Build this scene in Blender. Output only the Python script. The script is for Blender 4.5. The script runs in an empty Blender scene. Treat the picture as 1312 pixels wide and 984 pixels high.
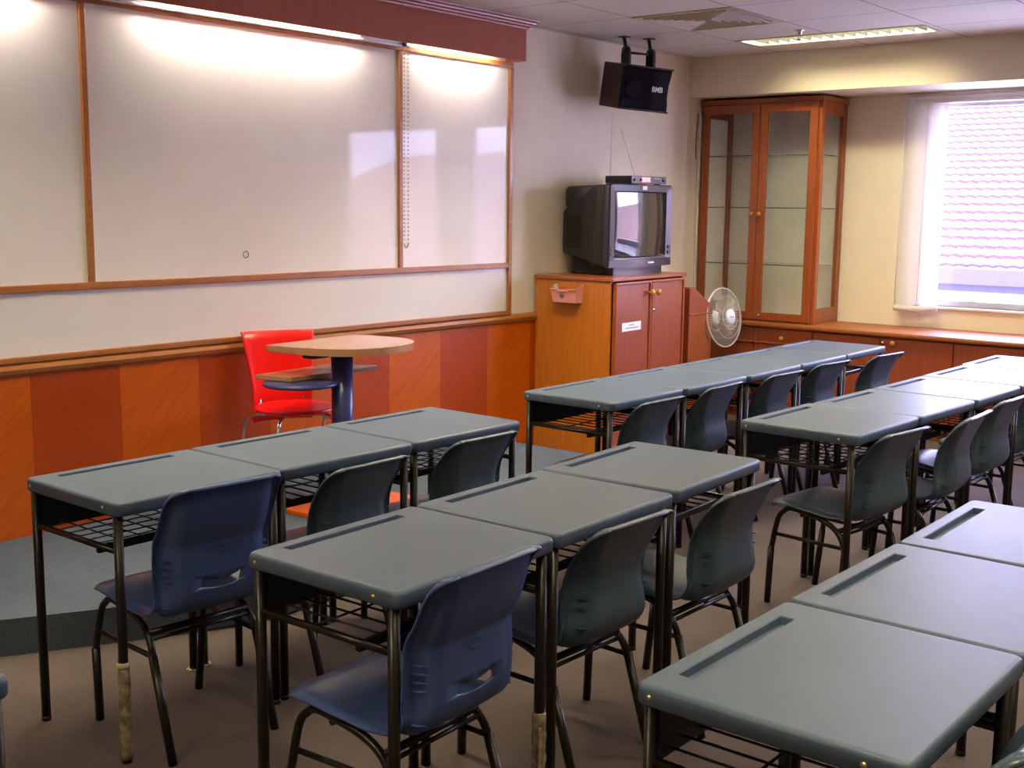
import bpy, bmesh, math, random
from mathutils import Vector, Matrix
random.seed(7)
PI = math.pi
S = bpy.context.scene
C = S.collection

# ------------------------------------------------------------------ camera
F_PX, PITCH, YAW, ROLL, CAM_H = 1525.2, math.radians(8.516), math.radians(39.026), math.radians(0.64), 1.5352
fw = Vector((math.cos(YAW)*math.cos(PITCH), math.sin(YAW)*math.cos(PITCH), -math.sin(PITCH)))
r0 = Vector((math.sin(YAW), -math.cos(YAW), 0)); u0 = r0.cross(fw)
rt = math.cos(ROLL)*r0 + math.sin(ROLL)*u0
up = -math.sin(ROLL)*r0 + math.cos(ROLL)*u0
cd = bpy.data.cameras.new('camera'); cam = bpy.data.objects.new('camera', cd); C.objects.link(cam)
cd.sensor_fit = 'HORIZONTAL'; cd.sensor_width = 36; cd.lens = F_PX*36/1312; cd.clip_start = 0.05; cd.clip_end = 300
cam.matrix_world = Matrix(((rt.x, up.x, -fw.x, 0), (rt.y, up.y, -fw.y, 0), (rt.z, up.z, -fw.z, CAM_H), (0, 0, 0, 1)))
S.camera = cam
S.view_settings.view_transform = 'Standard'; S.view_settings.look = 'None'
S.view_settings.exposure = 1.3; S.view_settings.gamma = 1.0; S.view_settings.use_curve_mapping = False

# ------------------------------------------------------------------ light levels
SKY_STRENGTH = 11.0
SUN_STRENGTH = 9.0
TUBE_W = 2.9          # watts of each board tube (per metre)
FIX_W = 38.0           # watts of each ceiling fixture
WARM = (1.0, 0.87, 0.56)
TUBE_COL = (1.0, 0.93, 0.80)

# ------------------------------------------------------------------ node helpers
def new_mat(name):
    m = bpy.data.materials.new(name); m.use_nodes = True
    nt = m.node_tree; b = nt.nodes['Principled BSDF']
    return m, nt, b
def N(nt, t, **k):
    n = nt.nodes.new(t)
    for a, v in k.items(): setattr(n, a, v)
    return n
def L(nt, a, b): nt.links.new(a, b)
def coords(nt, scale=(1,1,1), rot=(0,0,0)):
    tc = N(nt, 'ShaderNodeTexCoord'); mp = N(nt, 'ShaderNodeMapping'); mr_ = N(nt, 'ShaderNodeMapping')
    mr_.inputs['Rotation'].default_value = rot; mp.inputs['Scale'].default_value = scale
    L(nt, tc.outputs['Object'], mr_.inputs['Vector']); L(nt, mr_.outputs['Vector'], mp.inputs['Vector']); return mp.outputs['Vector']
def noise(nt, vec, scale, detail=3, rough=0.55):
    n = N(nt, 'ShaderNodeTexNoise'); n.inputs['Scale'].default_value = scale
    n.inputs['Detail'].default_value = detail; n.inputs['Roughness'].default_value = rough
    L(nt, vec, n.inputs['Vector']); return n.outputs['Fac']
def ramp(nt, fac, c0, c1, p0=0.3, p1=0.7):
    r = N(nt, 'ShaderNodeValToRGB'); e = r.color_ramp.elements
    e[0].position = p0; e[1].position = p1; e[0].color = (*c0, 1); e[1].color = (*c1, 1)
    L(nt, fac, r.inputs['Fac']); return r.outputs['Color']
def bump(nt, b, fac, strength, dist=0.002):
    n = N(nt, 'ShaderNodeBump'); n.inputs['Strength'].default_value = strength; n.inputs['Distance'].default_value = dist
    L(nt, fac, n.inputs['Height']); L(nt, n.outputs['Normal'], b.inputs['Normal'])
def plain(name, col, rough=0.5, metal=0.0, var=0.06, scale=8, bmp=0.0, bscale=200, spec=0.5, coat=0.0, tr=0.0):
    m, nt, b = new_mat(name)
    v = coords(nt)
    f = noise(nt, v, scale)
    c0 = tuple(max(0, c*(1-var)) for c in col); c1 = tuple(min(1, c*(1+var)) for c in col)
    L(nt, ramp(nt, f, c0, c1), b.inputs['Base Color'])
    b.inputs['Roughness'].default_value = rough; b.inputs['Metallic'].default_value = metal
    b.inputs['Specular IOR Level'].default_value = spec; b.inputs['Coat Weight'].default_value = coat
    b.inputs['Transmission Weight'].default_value = tr
    if bmp: bump(nt, b, noise(nt, v, bscale, 2), bmp)
    return m
def wood(name, ca, cb, rot=(0,0,0), grain=(22, 22, 1.6), rough=0.32, coat=0.15):
    m, nt, b = new_mat(name)
    v = coords(nt, grain, rot)
    f = noise(nt, v, 2.2, 6, 0.62)
    g = noise(nt, coords(nt, tuple(c*4 for c in grain), rot), 3.0, 3, 0.5)
    mx = N(nt, 'ShaderNodeMath', operation='MULTIPLY_ADD'); mx.inputs[1].default_value = 0.35; L(nt, g, mx.inputs[0]); 
    sc = N(nt, 'ShaderNodeMath', operation='MULTIPLY'); sc.inputs[1].default_value = 0.65; L(nt, f, sc.inputs[0]); L(nt, sc.outputs[0], mx.inputs[2])
    L(nt, ramp(nt, mx.outputs[0], ca, cb, 0.36, 0.64), b.inputs['Base Color'])
    b.inputs['Roughness'].default_value = rough; b.inputs['Coat Weight'].default_value = coat; b.inputs['Coat Roughness'].default_value = 0.25
    bump(nt, b, g, 0.05, 0.001)
    return m
def emit(name, col, strength):
    m, nt, b = new_mat(name)
    b.inputs['Base Color'].default_value = (*col, 1); b.inputs['Emission Color'].default_value = (*col, 1); b.inputs['Emission Strength'].default_value = strength
    return m
def glass(name, tint=(1,1,1), refl=0.06, rough=0.0):
    m = bpy.data.materials.new(name); m.use_nodes = True; nt = m.node_tree; nt.nodes.clear()
    o = N(nt, 'ShaderNodeOutputMaterial'); t = N(nt, 'ShaderNodeBsdfTransparent'); g = N(nt, 'ShaderNodeBsdfGlossy'); x = N(nt, 'ShaderNodeMixShader')
    t.inputs['Color'].default_value = (*tint, 1); g.inputs['Roughness'].default_value = rough
    fr = N(nt, 'ShaderNodeFresnel'); fr.inputs['IOR'].default_value = 1.45
    ge = N(nt, 'ShaderNodeNewGeometry'); inv = N(nt, 'ShaderNodeMath', operation='SUBTRACT'); inv.inputs[0].default_value = 1.0; L(nt, ge.outputs['Backfacing'], inv.inputs[1])
    fm = N(nt, 'ShaderNodeMath', operation='MULTIPLY'); L(nt, fr.outputs[0], fm.inputs[0]); L(nt, inv.outputs[0], fm.inputs[1]); L(nt, fm.outputs[0], x.inputs['Fac'])
    L(nt, t.outputs[0], x.inputs[1]); L(nt, g.outputs[0], x.inputs[2]); L(nt, x.outputs[0], o.inputs['Surface'])
    return m

# ------------------------------------------------------------------ materials
M = {}
M['wall'] = plain('cream_wall_paint', (0.80, 0.72, 0.57), 0.6, var=0.02, bmp=0.08, bscale=350)
def carpet(name, a, b_, sc=260):
    m, nt, b = new_mat(name); v = coords(nt)
    f = noise(nt, v, sc, 4, 0.75); g = noise(nt, v, 2.0, 3)
    mx = N(nt, 'ShaderNodeMath', operation='MULTIPLY_ADD'); mx.inputs[1].default_value = 0.22; L(nt, g, mx.inputs[0])
    sc_ = N(nt, 'ShaderNodeMath', operation='MULTIPLY'); sc_.inputs[1].default_value = 0.8; L(nt, f, sc_.inputs[0]); L(nt, sc_.outputs[0], mx.inputs[2])
    L(nt, ramp(nt, mx.outputs[0], a, b_, 0.38, 0.64), b.inputs['Base Color'])
    b.inputs['Roughness'].default_value = 0.95; b.inputs['Specular IOR Level'].default_value = 0.1
    bump(nt, b, f, 0.5, 0.004); return m
M['carpet'] = carpet('brown_carpet', (0.055, 0.040, 0.037), (0.15, 0.115, 0.108))
M['stage'] = carpet('blue_grey_carpet', (0.036, 0.048, 0.070), (0.12, 0.145, 0.190))
M['red_wood'] = wood('red_cherry_veneer', (0.23, 0.045, 0.016), (0.34, 0.075, 0.028))
M['pelmet_wood'] = wood('dark_cherry_pelmet', (0.32, 0.062, 0.022), (0.40, 0.085, 0.030), grain=(40, 40, 2.5), coat=0.0, rough=0.55)
M['cherry'] = wood('cherry_frame', (0.25, 0.058, 0.012), (0.37, 0.092, 0.020))
M['side_wood'] = wood('cherry_side', (0.40, 0.115, 0.010), (0.52, 0.16, 0.018))
M['frame_wood'] = wood('board_frame_wood', (0.30, 0.10, 0.020), (0.42, 0.15, 0.034), grain=(3, 30, 30))
M['counter_wood'] = wood('counter_wood', (0.24, 0.070, 0.012), (0.34, 0.105, 0.020), grain=(30, 2.2, 30), rough=0.5, coat=0.0)
M['podium_wood'] = wood('podium_laminate', (0.36, 0.175, 0.085), (0.41, 0.20, 0.10), grain=(3, 30, 30), rough=0.25)
M['panel_light'] = wood('panel_light_diagonal', (0.45, 0.070, 0.001), (0.58, 0.110, 0.002), rot=(0, PI/4, 0), grain=(2.5, 22, 26), coat=0.04)
M['panel_dark'] = wood('panel_dark_diagonal', (0.33, 0.038, 0.001), (0.43, 0.058, 0.002), rot=(0, -PI/4, 0), grain=(2.5, 22, 26), coat=0.04)
m, nt, b = new_mat('whiteboard_enamel')
v = coords(nt); L(nt, ramp(nt, noise(nt, v, 1.6, 4), (0.76, 0.70, 0.67), (0.82, 0.76, 0.72)), b.inputs['Base Color'])
b.inputs['Roughness'].default_value = 0.42; b.inputs['Specular IOR Level'].default_value = 0.3; b.inputs['Coat Weight'].default_value = 0.38; b.inputs['Coat Roughness'].default_value = 0.04
bump(nt, b, noise(nt, v, 3.5, 2), 0.03, 0.01); M['board'] = m
# desk plastic with faint wear
m, nt, b = new_mat('slate_desk_plastic'); v = coords(nt)
f = noise(nt, v, 5, 5, 0.65)
L(nt, ramp(nt, f, (0.056, 0.084, 0.132), (0.080, 0.108, 0.160), 0.35, 0.68), b.inputs['Base Color'])
rr = N(nt, 'ShaderNodeMapRange'); L(nt, f, rr.inputs['Value']); rr.inputs['To Min'].default_value = 0.36; rr.inputs['To Max'].default_value = 0.47; b.inputs['Specular IOR Level'].default_value = 0.36
L(nt, rr.outputs[0], b.inputs['Roughness']); bump(nt, b, noise(nt, v, 420, 2), 0.06, 0.001); M['desk'] = m
M['metal'] = plain('dark_bronze_tube', (0.012, 0.009, 0.006), 0.32, 0.1, bmp=0.0, spec=0.35)
M['panel_black'] = plain('black_steel_panel', (0.022, 0.021, 0.020), 0.45, 0.2)
M['dark_plastic'] = plain('slate_chair_plastic', (0.044, 0.072, 0.104), 0.34, var=0.12, scale=4, bmp=0.04, bscale=500)
M['blue_plastic'] = plain('navy_chair_plastic', (0.042, 0.072, 0.20), 0.30, var=0.14, scale=4, bmp=0.04, bscale=500)
M['brass'] = plain('brass', (0.62, 0.48, 0.26), 0.35, 0.8)
M['tape'] = plain('yellowed_tape', (0.22, 0.17, 0.11), 0.25, var=0.5, scale=45, bmp=0.3, bscale=60)
M['glue'] = plain('dried_glue', (0.55, 0.45, 0.25), 0.6, var=0.2, scale=60)
M['red'] = plain('red_plastic', (0.86, 0.008, 0.006), 0.28, var=0.04)
M['chrome'] = plain('chrome', (0.75, 0.74, 0.72), 0.16, 1.0, var=0.02)
M['blue_metal'] = plain('dark_blue_enamel', (0.045, 0.05, 0.16), 0.3, 0.1)
M['white'] = plain('white_paint', (0.80, 0.80, 0.80), 0.4, var=0.02)
M['ivory'] = plain('ivory_plastic', (0.72, 0.68, 0.56), 0.4, var=0.02)
M['tv'] = plain('charcoal_tv_plastic', (0.017, 0.015, 0.015), 0.42, var=0.06, bmp=0.05, bscale=700)
M['tv_front'] = plain('graphite_tv_front', (0.032, 0.028, 0.046), 0.28, var=0.03)
M['black'] = plain('black_plastic', (0.012, 0.012, 0.013), 0.35)
M['screen'] = plain('picture_tube_glass', (0.035, 0.032, 0.028), 0.015, var=0.0, spec=0.6, coat=0.0)
M['pink'] = plain('pink_plastic', (0.80, 0.32, 0.28), 0.35, var=0.03)
M['grey'] = plain('grey_plastic', (0.35, 0.33, 0.31), 0.5)
M['speaker_side'] = wood('dark_speaker_vinyl', (0.028, 0.008, 0.008), (0.042, 0.012, 0.012))
M['grille'] = plain('speaker_grille_cloth', (0.009, 0.008, 0.012), 0.8, bmp=0.4, bscale=900, spec=0.12)
M['text_white'] = plain('white_print', (0.85, 0.85, 0.88), 0.4)
M['text_dark'] = plain('dark_print', (0.16, 0.15, 0.18), 0.5)
M['paper'] = plain('paper', (0.82, 0.80, 0.84), 0.7, var=0.02)
M['silver'] = plain('silver_lock', (0.75, 0.75, 0.75), 0.25, 0.9)
M['knob'] = wood('orange_knob', (0.48, 0.19, 0.05), (0.6, 0.26, 0.08), rough=0.2)
M['louvre'] = plain('aluminium_louvre', (0.04, 0.042, 0.034), 0.5, 0.0, var=0.03, spec=0.1)
M['alu'] = plain('window_aluminium', (0.70, 0.68, 0.72), 0.4, 0.3)
M['vent'] = plain('beige_vent_metal', (0.55, 0.48, 0.36), 0.5)
M['tube'] = emit('tube_glow', TUBE_COL, 5.0)
M['tube_warm'] = emit('warm_tube_glow', WARM, 1.2)
M['red_led'] = emit('red_led', (1.0, 0.10, 0.10), 2.2)
M['glass'] = glass('window_glass')
M['cab_glass'] = glass('cabinet_glass', (0.975, 0.985, 0.975))
M['shelf_glass'] = plain('green_glass_edge', (0.10, 0.17, 0.13), 0.1, spec=0.8)
M['shelf_pane'] = glass('shelf_glass_pane', (0.95, 0.98, 0.96))
M['cab_inner'] = plain('pale_cabinet_back', (0.86, 0.84, 0.76), 0.6, var=0.03)
M['fan_blade'] = glass('smoked_fan_blade', (0.78, 0.76, 0.70))
m, nt, b = new_mat('sheer_blind'); b.inputs['Base Color'].default_value = (0.78, 0.74, 0.66, 1); b.inputs['Roughness'].default_value = 0.8
b.inputs['Transmission Weight'].default_value = 0.0
tl = N(nt, 'ShaderNodeBsdfTranslucent'); tl.inputs['Color'].default_value = (0.80, 0.76, 0.70, 1); tp = N(nt, 'ShaderNodeBsdfTransparent')
x1 = N(nt, 'ShaderNodeMixShader'); x1.inputs[0].default_value = 0.22; x2 = N(nt, 'ShaderNodeMixShader'); x2.inputs[0].default_value = 0.10
out = nt.nodes['Material Output']; L(nt, b.outputs[0], x1.inputs[1]); L(nt, tl.outputs[0], x1.inputs[2]); L(nt, x1.outputs[0], x2.inputs[1]); L(nt, tp.outputs[0], x2.inputs[2]); L(nt, x2.outputs[0], out.inputs['Surface'])
M['blind'] = m
# ceiling tiles: fissured board with dark joint lines, grid 0.65 m
m, nt, b = new_mat('mineral_ceiling_tile'); tc = N(nt, 'ShaderNodeTexCoord'); sp = N(nt, 'ShaderNodeSeparateXYZ'); L(nt, tc.outputs['Object'], sp.inputs[0])
def joint(axis, off):
    a = N(nt, 'ShaderNodeMath', operation='SUBTRACT'); L(nt, sp.outputs[axis], a.inputs[0]); a.inputs[1].default_value = off
    w = N(nt, 'ShaderNodeMath', operation='WRAP'); L(nt, a.outputs[0], w.inputs[0]); w.inputs[1].default_value = 0.325; w.inputs[2].default_value = -0.325
    c = N(nt, 'ShaderNodeMath', operation='ABSOLUTE'); L(nt, w.outputs[0], c.inputs[0])
    d = N(nt, 'ShaderNodeMath', operation='LESS_THAN'); L(nt, c.outputs[0], d.inputs[0]); d.inputs[1].default_value = 0.0035
    return d.outputs[0]
j = N(nt, 'ShaderNodeMath', operation='MAXIMUM'); L(nt, joint('X', 5.95), j.inputs[0]); L(nt, joint('Y', 3.97), j.inputs[1])
nf = noise(nt, tc.outputs['Object'], 120, 4, 0.8)
base = ramp(nt, nf, (0.48, 0.44, 0.40), (0.70, 0.65, 0.60), 0.30, 0.5)
mc = N(nt, 'ShaderNodeMix', data_type='RGBA'); L(nt, j.outputs[0], mc.inputs['Factor']); L(nt, base, mc.inputs['A']); mc.inputs['B'].default_value = (0.12, 0.10, 0.09, 1)
L(nt, mc.outputs['Result'], b.inputs['Base Color']); b.inputs['Roughness'].default_value = 0.9; bump(nt, b, nf, 0.25, 0.003); M['ceiling'] = m
# exterior
M['roof'] = plain('terracotta_tile', (0.62, 0.38, 0.32), 0.8, var=0.25, scale=3)
M['plaster'] = plain('white_plaster', (0.80, 0.78, 0.78), 0.7)
M['tile_shade'] = plain('painted_tile_shade', (0.05, 0.026, 0.04), 0.9)  # near-black riser colour, paints the shadow lines under the tile edges
M['asphalt'] = plain('grey_asphalt', (0.16, 0.15, 0.15), 0.9)
M['fascia'] = plain('violet_grey_fascia', (0.030, 0.020, 0.045), 0.6)

# ------------------------------------------------------------------ world + sun
w = bpy.data.worlds.new('world'); S.world = w; w.use_nodes = True; nt = w.node_tree
bg = nt.nodes['Background']; tc = N(nt, 'ShaderNodeTexCoord')
sepw = N(nt, 'ShaderNodeSeparateXYZ'); L(nt, tc.outputs['Generated'], sepw.inputs[0])
mr = N(nt, 'ShaderNodeMapRange'); L(nt, sepw.outputs['Z'], mr.inputs['Value']); mr.inputs['From Min'].default_value = 0.0; mr.inputs['From Max'].default_value = 0.7
sky = ramp(nt, mr.outputs[0], (0.62, 0.60, 1.0), (0.26, 0.36, 1.0), 0.0, 1.0)
mpw = N(nt, 'ShaderNodeMapping'); mpw.inputs['Scale'].default_value = (1, 1, 2.5); L(nt, tc.outputs['Generated'], mpw.inputs['Vector'])
cl = noise(nt, mpw.outputs['Vector'], 2.6, 7, 0.6)
cm = N(nt, 'ShaderNodeMapRange'); L(nt, cl, cm.inputs['Value']); cm.inputs['From Min'].default_value = 0.45; cm.inputs['From Max'].default_value = 0.68
mxw = N(nt, 'ShaderNodeMix', data_type='RGBA'); L(nt, cm.outputs[0], mxw.inputs['Factor']); L(nt, sky, mxw.inputs['A']); mxw.inputs['B'].default_value = (0.84, 0.79, 1.0, 1)
L(nt, mxw.outputs['Result'], bg.inputs['Color']); bg.inputs['Strength'].default_value = SKY_STRENGTH
sd = bpy.data.lights.new('sun', 'SUN'); sd.energy = SUN_STRENGTH; sd.angle = 0.01; sd.color = (1.0, 0.93, 0.86)
so = bpy.data.objects.new('sun', sd); C.objects.link(so); so.rotation_euler = (0, math.radians(-14), math.radians(15)); so.location = (0, 0, 12)

# ------------------------------------------------------------------ mesh helpers
def box(bm, x0, x1, y0, y1, z0, z1, bev=0.0, seg=1, mi=0, M4=None):
    vs = [bm.verts.new((x, y, z)) for x in (x0, x1) for y in (y0, y1) for z in (z0, z1)]
    idx = [(0,1,3,2), (4,6,7,5), (0,4,5,1), (2,3,7,6), (0,2,6,4), (1,5,7,3)]
    fs = [bm.faces.new([vs[i] for i in f]) for f in idx]
    for f in fs: f.material_index = mi
    if bev > 0:
        es = list({e for f in fs for e in f.edges})
        r = bmesh.ops.bevel(bm, geom=es, offset=bev, segments=seg, affect='EDGES', profile=0.5)
        vs = list({v for f in r['faces'] for v in f.verts} | {v for v in vs if v.is_valid})
        for f in r['faces']: f.material_index = mi
    if M4 is not None:
        for v in vs: v.co = M4 @ v.co
    return vs
def smooth_path(pts, n=4):
    """Catmull-Rom through the points"""
    P = [Vector(p) for p in pts]; out = []
    for i in range(len(P)-1):
        a = P[i-1] if i else P[i]*2-P[i+1]; b_, c = P[i], P[i+1]; d = P[i+2] if i+2 < len(P) else P[i+1]*2-P[i]
        for k in range(n):
            t = k/n
            out.append(0.5*((2*b_) + (c-a)*t + (2*a-5*b_+4*c-d)*t*t + (3*b_-a-3*c+d)*t**3))
    out.append(P[-1]); return out
def tube(bm, pts, r, seg=10, cap=True, closed=False, mi=0):
    P = [Vector(p) for p in pts]; n = len(P); R = r if isinstance(r, (list, tuple)) else [r]*n
    rings = []; prev = None
    for i, p in enumerate(P):
        if closed: t = (P[(i+1) % n]-P[i-1])
        else: t = (P[min(i+1, n-1)]-P[max(i-1, 0)])
        t.normalize()
        if prev is None:
            a = Vector((0, 0, 1)) if abs(t.z) < 0.9 else Vector((1, 0, 0)); nrm = t.cross(a).normalized()
        else:
            nrm = (prev - t*prev.dot(t)).normalized()
        prev = nrm; bn = t.cross(nrm)
        rings.append([bm.verts.new(p + R[i]*(math.cos(2*PI*k/seg)*nrm + math.sin(2*PI*k/seg)*bn)) for k in range(seg)])
    m_ = n if closed else n-1
    for i in range(m_):
        A, B = rings[i], rings[(i+1) % n]
        for k in range(seg):
            f = bm.faces.new((A[k], A[(k+1) % seg], B[(k+1) % seg], B[k])); f.smooth = True; f.material_index = mi
    if cap and not closed:
        bm.faces.new(list(reversed(rings[0]))).material_index = mi; bm.faces.new(rings[-1]).material_index = mi
def lathe(bm, prof, seg=24, M4=None, mi=0, smooth=True):
    rings = []
    for (r, z) in prof:
        if r < 1e-6: rings.append([bm.verts.new((0, 0, z))])
        else: rings.append([bm.verts.new((r*math.cos(2*PI*k/seg), r*math.sin(2*PI*k/seg), z)) for k in range(seg)])
    for A, B in zip(rings, rings[1:]):
        for k in range(seg):
            a0, a1 = A[k % len(A)], A[(k+1) % len(A)]; b0, b1 = B[k % len(B)], B[(k+1) % len(B)]
            vs = []
            for v in (a0, a1, b1, b0):
                if v not in vs: vs.append(v)
            if len(vs) > 2:
                f = bm.faces.new(vs); f.smooth = smooth; f.material_index = mi
    if M4 is not None:
        for R_ in rings:
            for v in R_: v.co = M4 @ v.co
def prism(bm, outline, z0, z1, bev=0.0, M4=None, seg=2, smooth_side=False):
    lo = [bm.verts.new((x, y, z0)) for x, y in outline]; hi = [bm.verts.new((x, y, z1)) for x, y in outline]
    n = len(lo); fs = [bm.faces.new(list(reversed(lo))), bm.faces.new(hi)]
    for k in range(n):
        f = bm.faces.new((lo[k], lo[(k+1) % n], hi[(k+1) % n], hi[k])); f.smooth = smooth_side; fs.append(f)
    vs = lo+hi
    if bev > 0:
        es = list(fs[0].edges)+list(fs[1].edges)
        r = bmesh.ops.bevel(bm, geom=es, offset=bev, segments=seg, affect='EDGES', profile=0.5)
        vs = list({v for f in r['faces'] for v in f.verts} | {v for v in vs if v.is_valid})
    if M4 is not None:
        for v in vs: v.co = M4 @ v.co
def rrect(x0, x1, y0, y1, r, n=5):
    o = []
    for cx, cy, a in ((x1-r, y1-r, 0), (x0+r, y1-r, PI/2), (x0+r, y0+r, PI), (x1-r, y0+r, 1.5*PI)):
        for k in range(n+1):
            t = a+PI/2*k/n; o.append((cx+r*math.cos(t), cy+r*math.sin(t)))
    return o
def obj(name, bm, mat, parent=None, label=None, fixn=True):
    if fixn: bmesh.ops.recalc_face_normals(bm, faces=bm.faces)
    me = bpy.data.meshes.new(name); bm.to_mesh(me); bm.free()
    for m_ in (mat if isinstance(mat, (list, tuple)) else [mat]): me.materials.append(m_)
    o = bpy.data.objects.new(name, me); C.objects.link(o)
    if parent is not None: o.parent = parent
    if label: o['label'] = label
    return o
def BM(): return bmesh.new()
def tag(o, label, cat, group=None, kind=None):
    o['label'] = label; o['category'] = cat
    if group: o['group'] = group
    if kind: o['kind'] = kind
    return o
def thing(name, label, cat, loc=(0,0,0), rz=0, group=None):
    o = bpy.data.objects.new(name, None); C.objects.link(o); o.empty_display_size = 0.1
    o.location = loc; o.rotation_euler = (0, 0, rz); return tag(o, label, cat, group)
def struct(name, bm, mat, label=None):
    o = obj(name, bm, mat); o['kind'] = 'structure'
    if label: o['label'] = label
    return o
def dup(root, loc, rz, label=None, name=None, group=None):
    r = root.copy(); C.objects.link(r); r.location = loc; r.rotation_euler = (0, 0, rz)
    if label: r['label'] = label
    if group: r['group'] = group
    def rec(src, dst):
        for ch in src.children:
            c = ch.copy(); C.objects.link(c); c.parent = dst; rec(ch, c)
    rec(root, r); return r
def text_mesh(name, body, size, mat, M4, parent, extrude=0.0006, xs=1.0, bold=0.0):
    cu = bpy.data.curves.new(name, 'FONT'); cu.body = body; cu.size = size; cu.extrude = extrude; cu.align_x = 'CENTER'; cu.align_y = 'CENTER'; cu.offset = bold
    t = bpy.data.objects.new(name+'_tmp', cu); C.objects.link(t)
    bpy.context.view_layer.update()
    me = bpy.data.meshes.new_from_object(t.evaluated_get(bpy.context.evaluated_depsgraph_get()))
    bpy.data.objects.remove(t); me.name = name; me.materials.clear(); me.materials.append(mat)
    me.transform(M4 @ Matrix.Diagonal((xs, 1, 1, 1)))
    o = bpy.data.objects.new(name, me); C.objects.link(o); o.parent = parent; return o

# ------------------------------------------------------------------ room shell
YW, XW, ZC = 4.68, 8.42, 2.62
XL, YB = -2.2, -2.6
XBM, ZBM = 7.83, 2.342
bm = BM(); box(bm, XL-.1, XW+.15, YB-.1, YW+.1, -0.12, 0.0); struct('floor', bm, M['carpet'], 'brown carpet floor')
bm = BM(); box(bm, XL-.1, XW+.15, YW, YW+.12, 0, ZC+.2); struct('wall_front', bm, M['wall'], 'cream wall behind the whiteboards')
bm = BM(); box(bm, XL-.1, XL, YB, YW, 0, ZC+.2); struct('wall_left', bm, M['wall'])
bm = BM(); box(bm, XL, XW+.15, YB-.1, YB, 0, ZC+.2); struct('wall_back', bm, M['wall'])
WINS = [(1.93, 3.09), (0.23, 1.54)]
ZS, ZT = 0.865, 2.29
bm = BM()
def wy(y0, y1, z0, z1): box(bm, XW, XW+.15, y0, y1, z0, z1)
wy(YB, YW, 0, ZS); wy(YB, YW, ZT, ZC+.2)
ys = [YW] + [v_ for a, b_ in WINS for v_ in (b_, a)] + [YB]
for k in range(0, len(ys), 2): wy(ys[k+1], ys[k], ZS, ZT)
struct('wall_right', bm, M['wall'], 'cream window wall')
bm = BM(); box(bm, XBM, XW, YB, YW, ZBM, ZC+.2); struct('trim_1', bm, M['wall'], 'boxed ceiling beam above the windows')
# ceiling slab with openings for the diffuser and the light fixtures
DIFF = (5.965, 6.575, 3.335, 3.955)
FIX = [(7.17, 7.46, 2.72, 3.94), (7.17, 7.46, 0.12, 1.34), (4.72, 5.01, 2.72, 3.94), (2.20, 2.49, 2.72, 3.94), (3.90, 4.19, 0.12, 1.34), (5.20, 5.49, 1.66, 2.88), (1.30, 1.59, 0.12, 1.34), (4.57, 4.86, -1.18, 0.04), (1.97, 2.26, -1.18, 0.04), (-0.63, -0.34, 1.42, 2.64)]  # only the first is in view; the rest are unseen, most added for light
holes = [DIFF]+FIX
xs = sorted({XL, XBM} | {h[0] for h in holes} | {h[1] for h in holes}); yy = sorted({YB, YW} | {h[2] for h in holes} | {h[3] for h in holes})
bm = BM()
for i in range(len(xs)-1):
    run = None
    cells = []
    for jx in range(len(yy)-1):
        cx, cy = (xs[i]+xs[i+1])/2, (yy[jx]+yy[jx+1])/2
        inside = any(h[0] < cx < h[1] and h[2] < cy < h[3] for h in holes)
        if not inside:
            if run is None: run = [yy[jx], yy[jx+1]]
            else: run[1] = yy[jx+1]
        if inside or jx == len(yy)-2:
            if run: cells.append(tuple(run)); run = None
    for a, b_ in cells: box(bm, xs[i], xs[i+1], a, b_, ZC, ZC+.02)
box(bm, XL, XBM, YB, YW, ZC+.16, ZC+.2)
struct('ceiling', bm, M['ceiling'], 'suspended mineral tile ceiling')

# stage platform with rounded left front corner
out_ = [(1.45, YW), (1.45, 4.10), (1.60, 3.96), (1.93, 3.76), (2.19, 3.62), (2.47, 3.47), (2.62, 3.40), (2.78, 3.36), (5.49, 3.36), (5.49, YW)]
bm = BM(); prism(bm, out_, 0, 0.13, 0.012, seg=3); struct('trim_2', bm, M['stage'], 'low stage platform covered in blue-grey carpet')

# wainscot panels + chair rail + valance
bm = BM(); XE = 6.02; x = 2.555-0.422*9; k = 0
while x < XE:
    a, b_ = max(x, XL), min(x+0.422, XE)
    if b_ > a: box(bm, a, b_-.001, YW-.018, YW, 0.0, 0.83, mi=(k % 2))
    x += 0.422; k += 1
struct('trim_3', bm, [M['panel_light'], M['panel_dark']], 'veneered wainscot in alternating diagonal grain panels')
bm = BM()
prof = [(0, .815), (-.022, .815), (-.034, .826), (-.040, .842), (-.034, .858), (-.022, .866), (0, .866)]
for (a, b_) in ((XL, XE),):
    A = [bm.verts.new((a, YW+p[0], p[1])) for p in prof]; B = [bm.verts.new((b_, YW+p[0], p[1])) for p in prof]
    for q in range(len(prof)-1): f = bm.faces.new((A[q], B[q], B[q+1], A[q+1]))
    bm.faces.new(A); bm.faces.new(list(reversed(B)))
struct('trim_4', bm, M['frame_wood'], 'rounded wooden chair rail')

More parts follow.
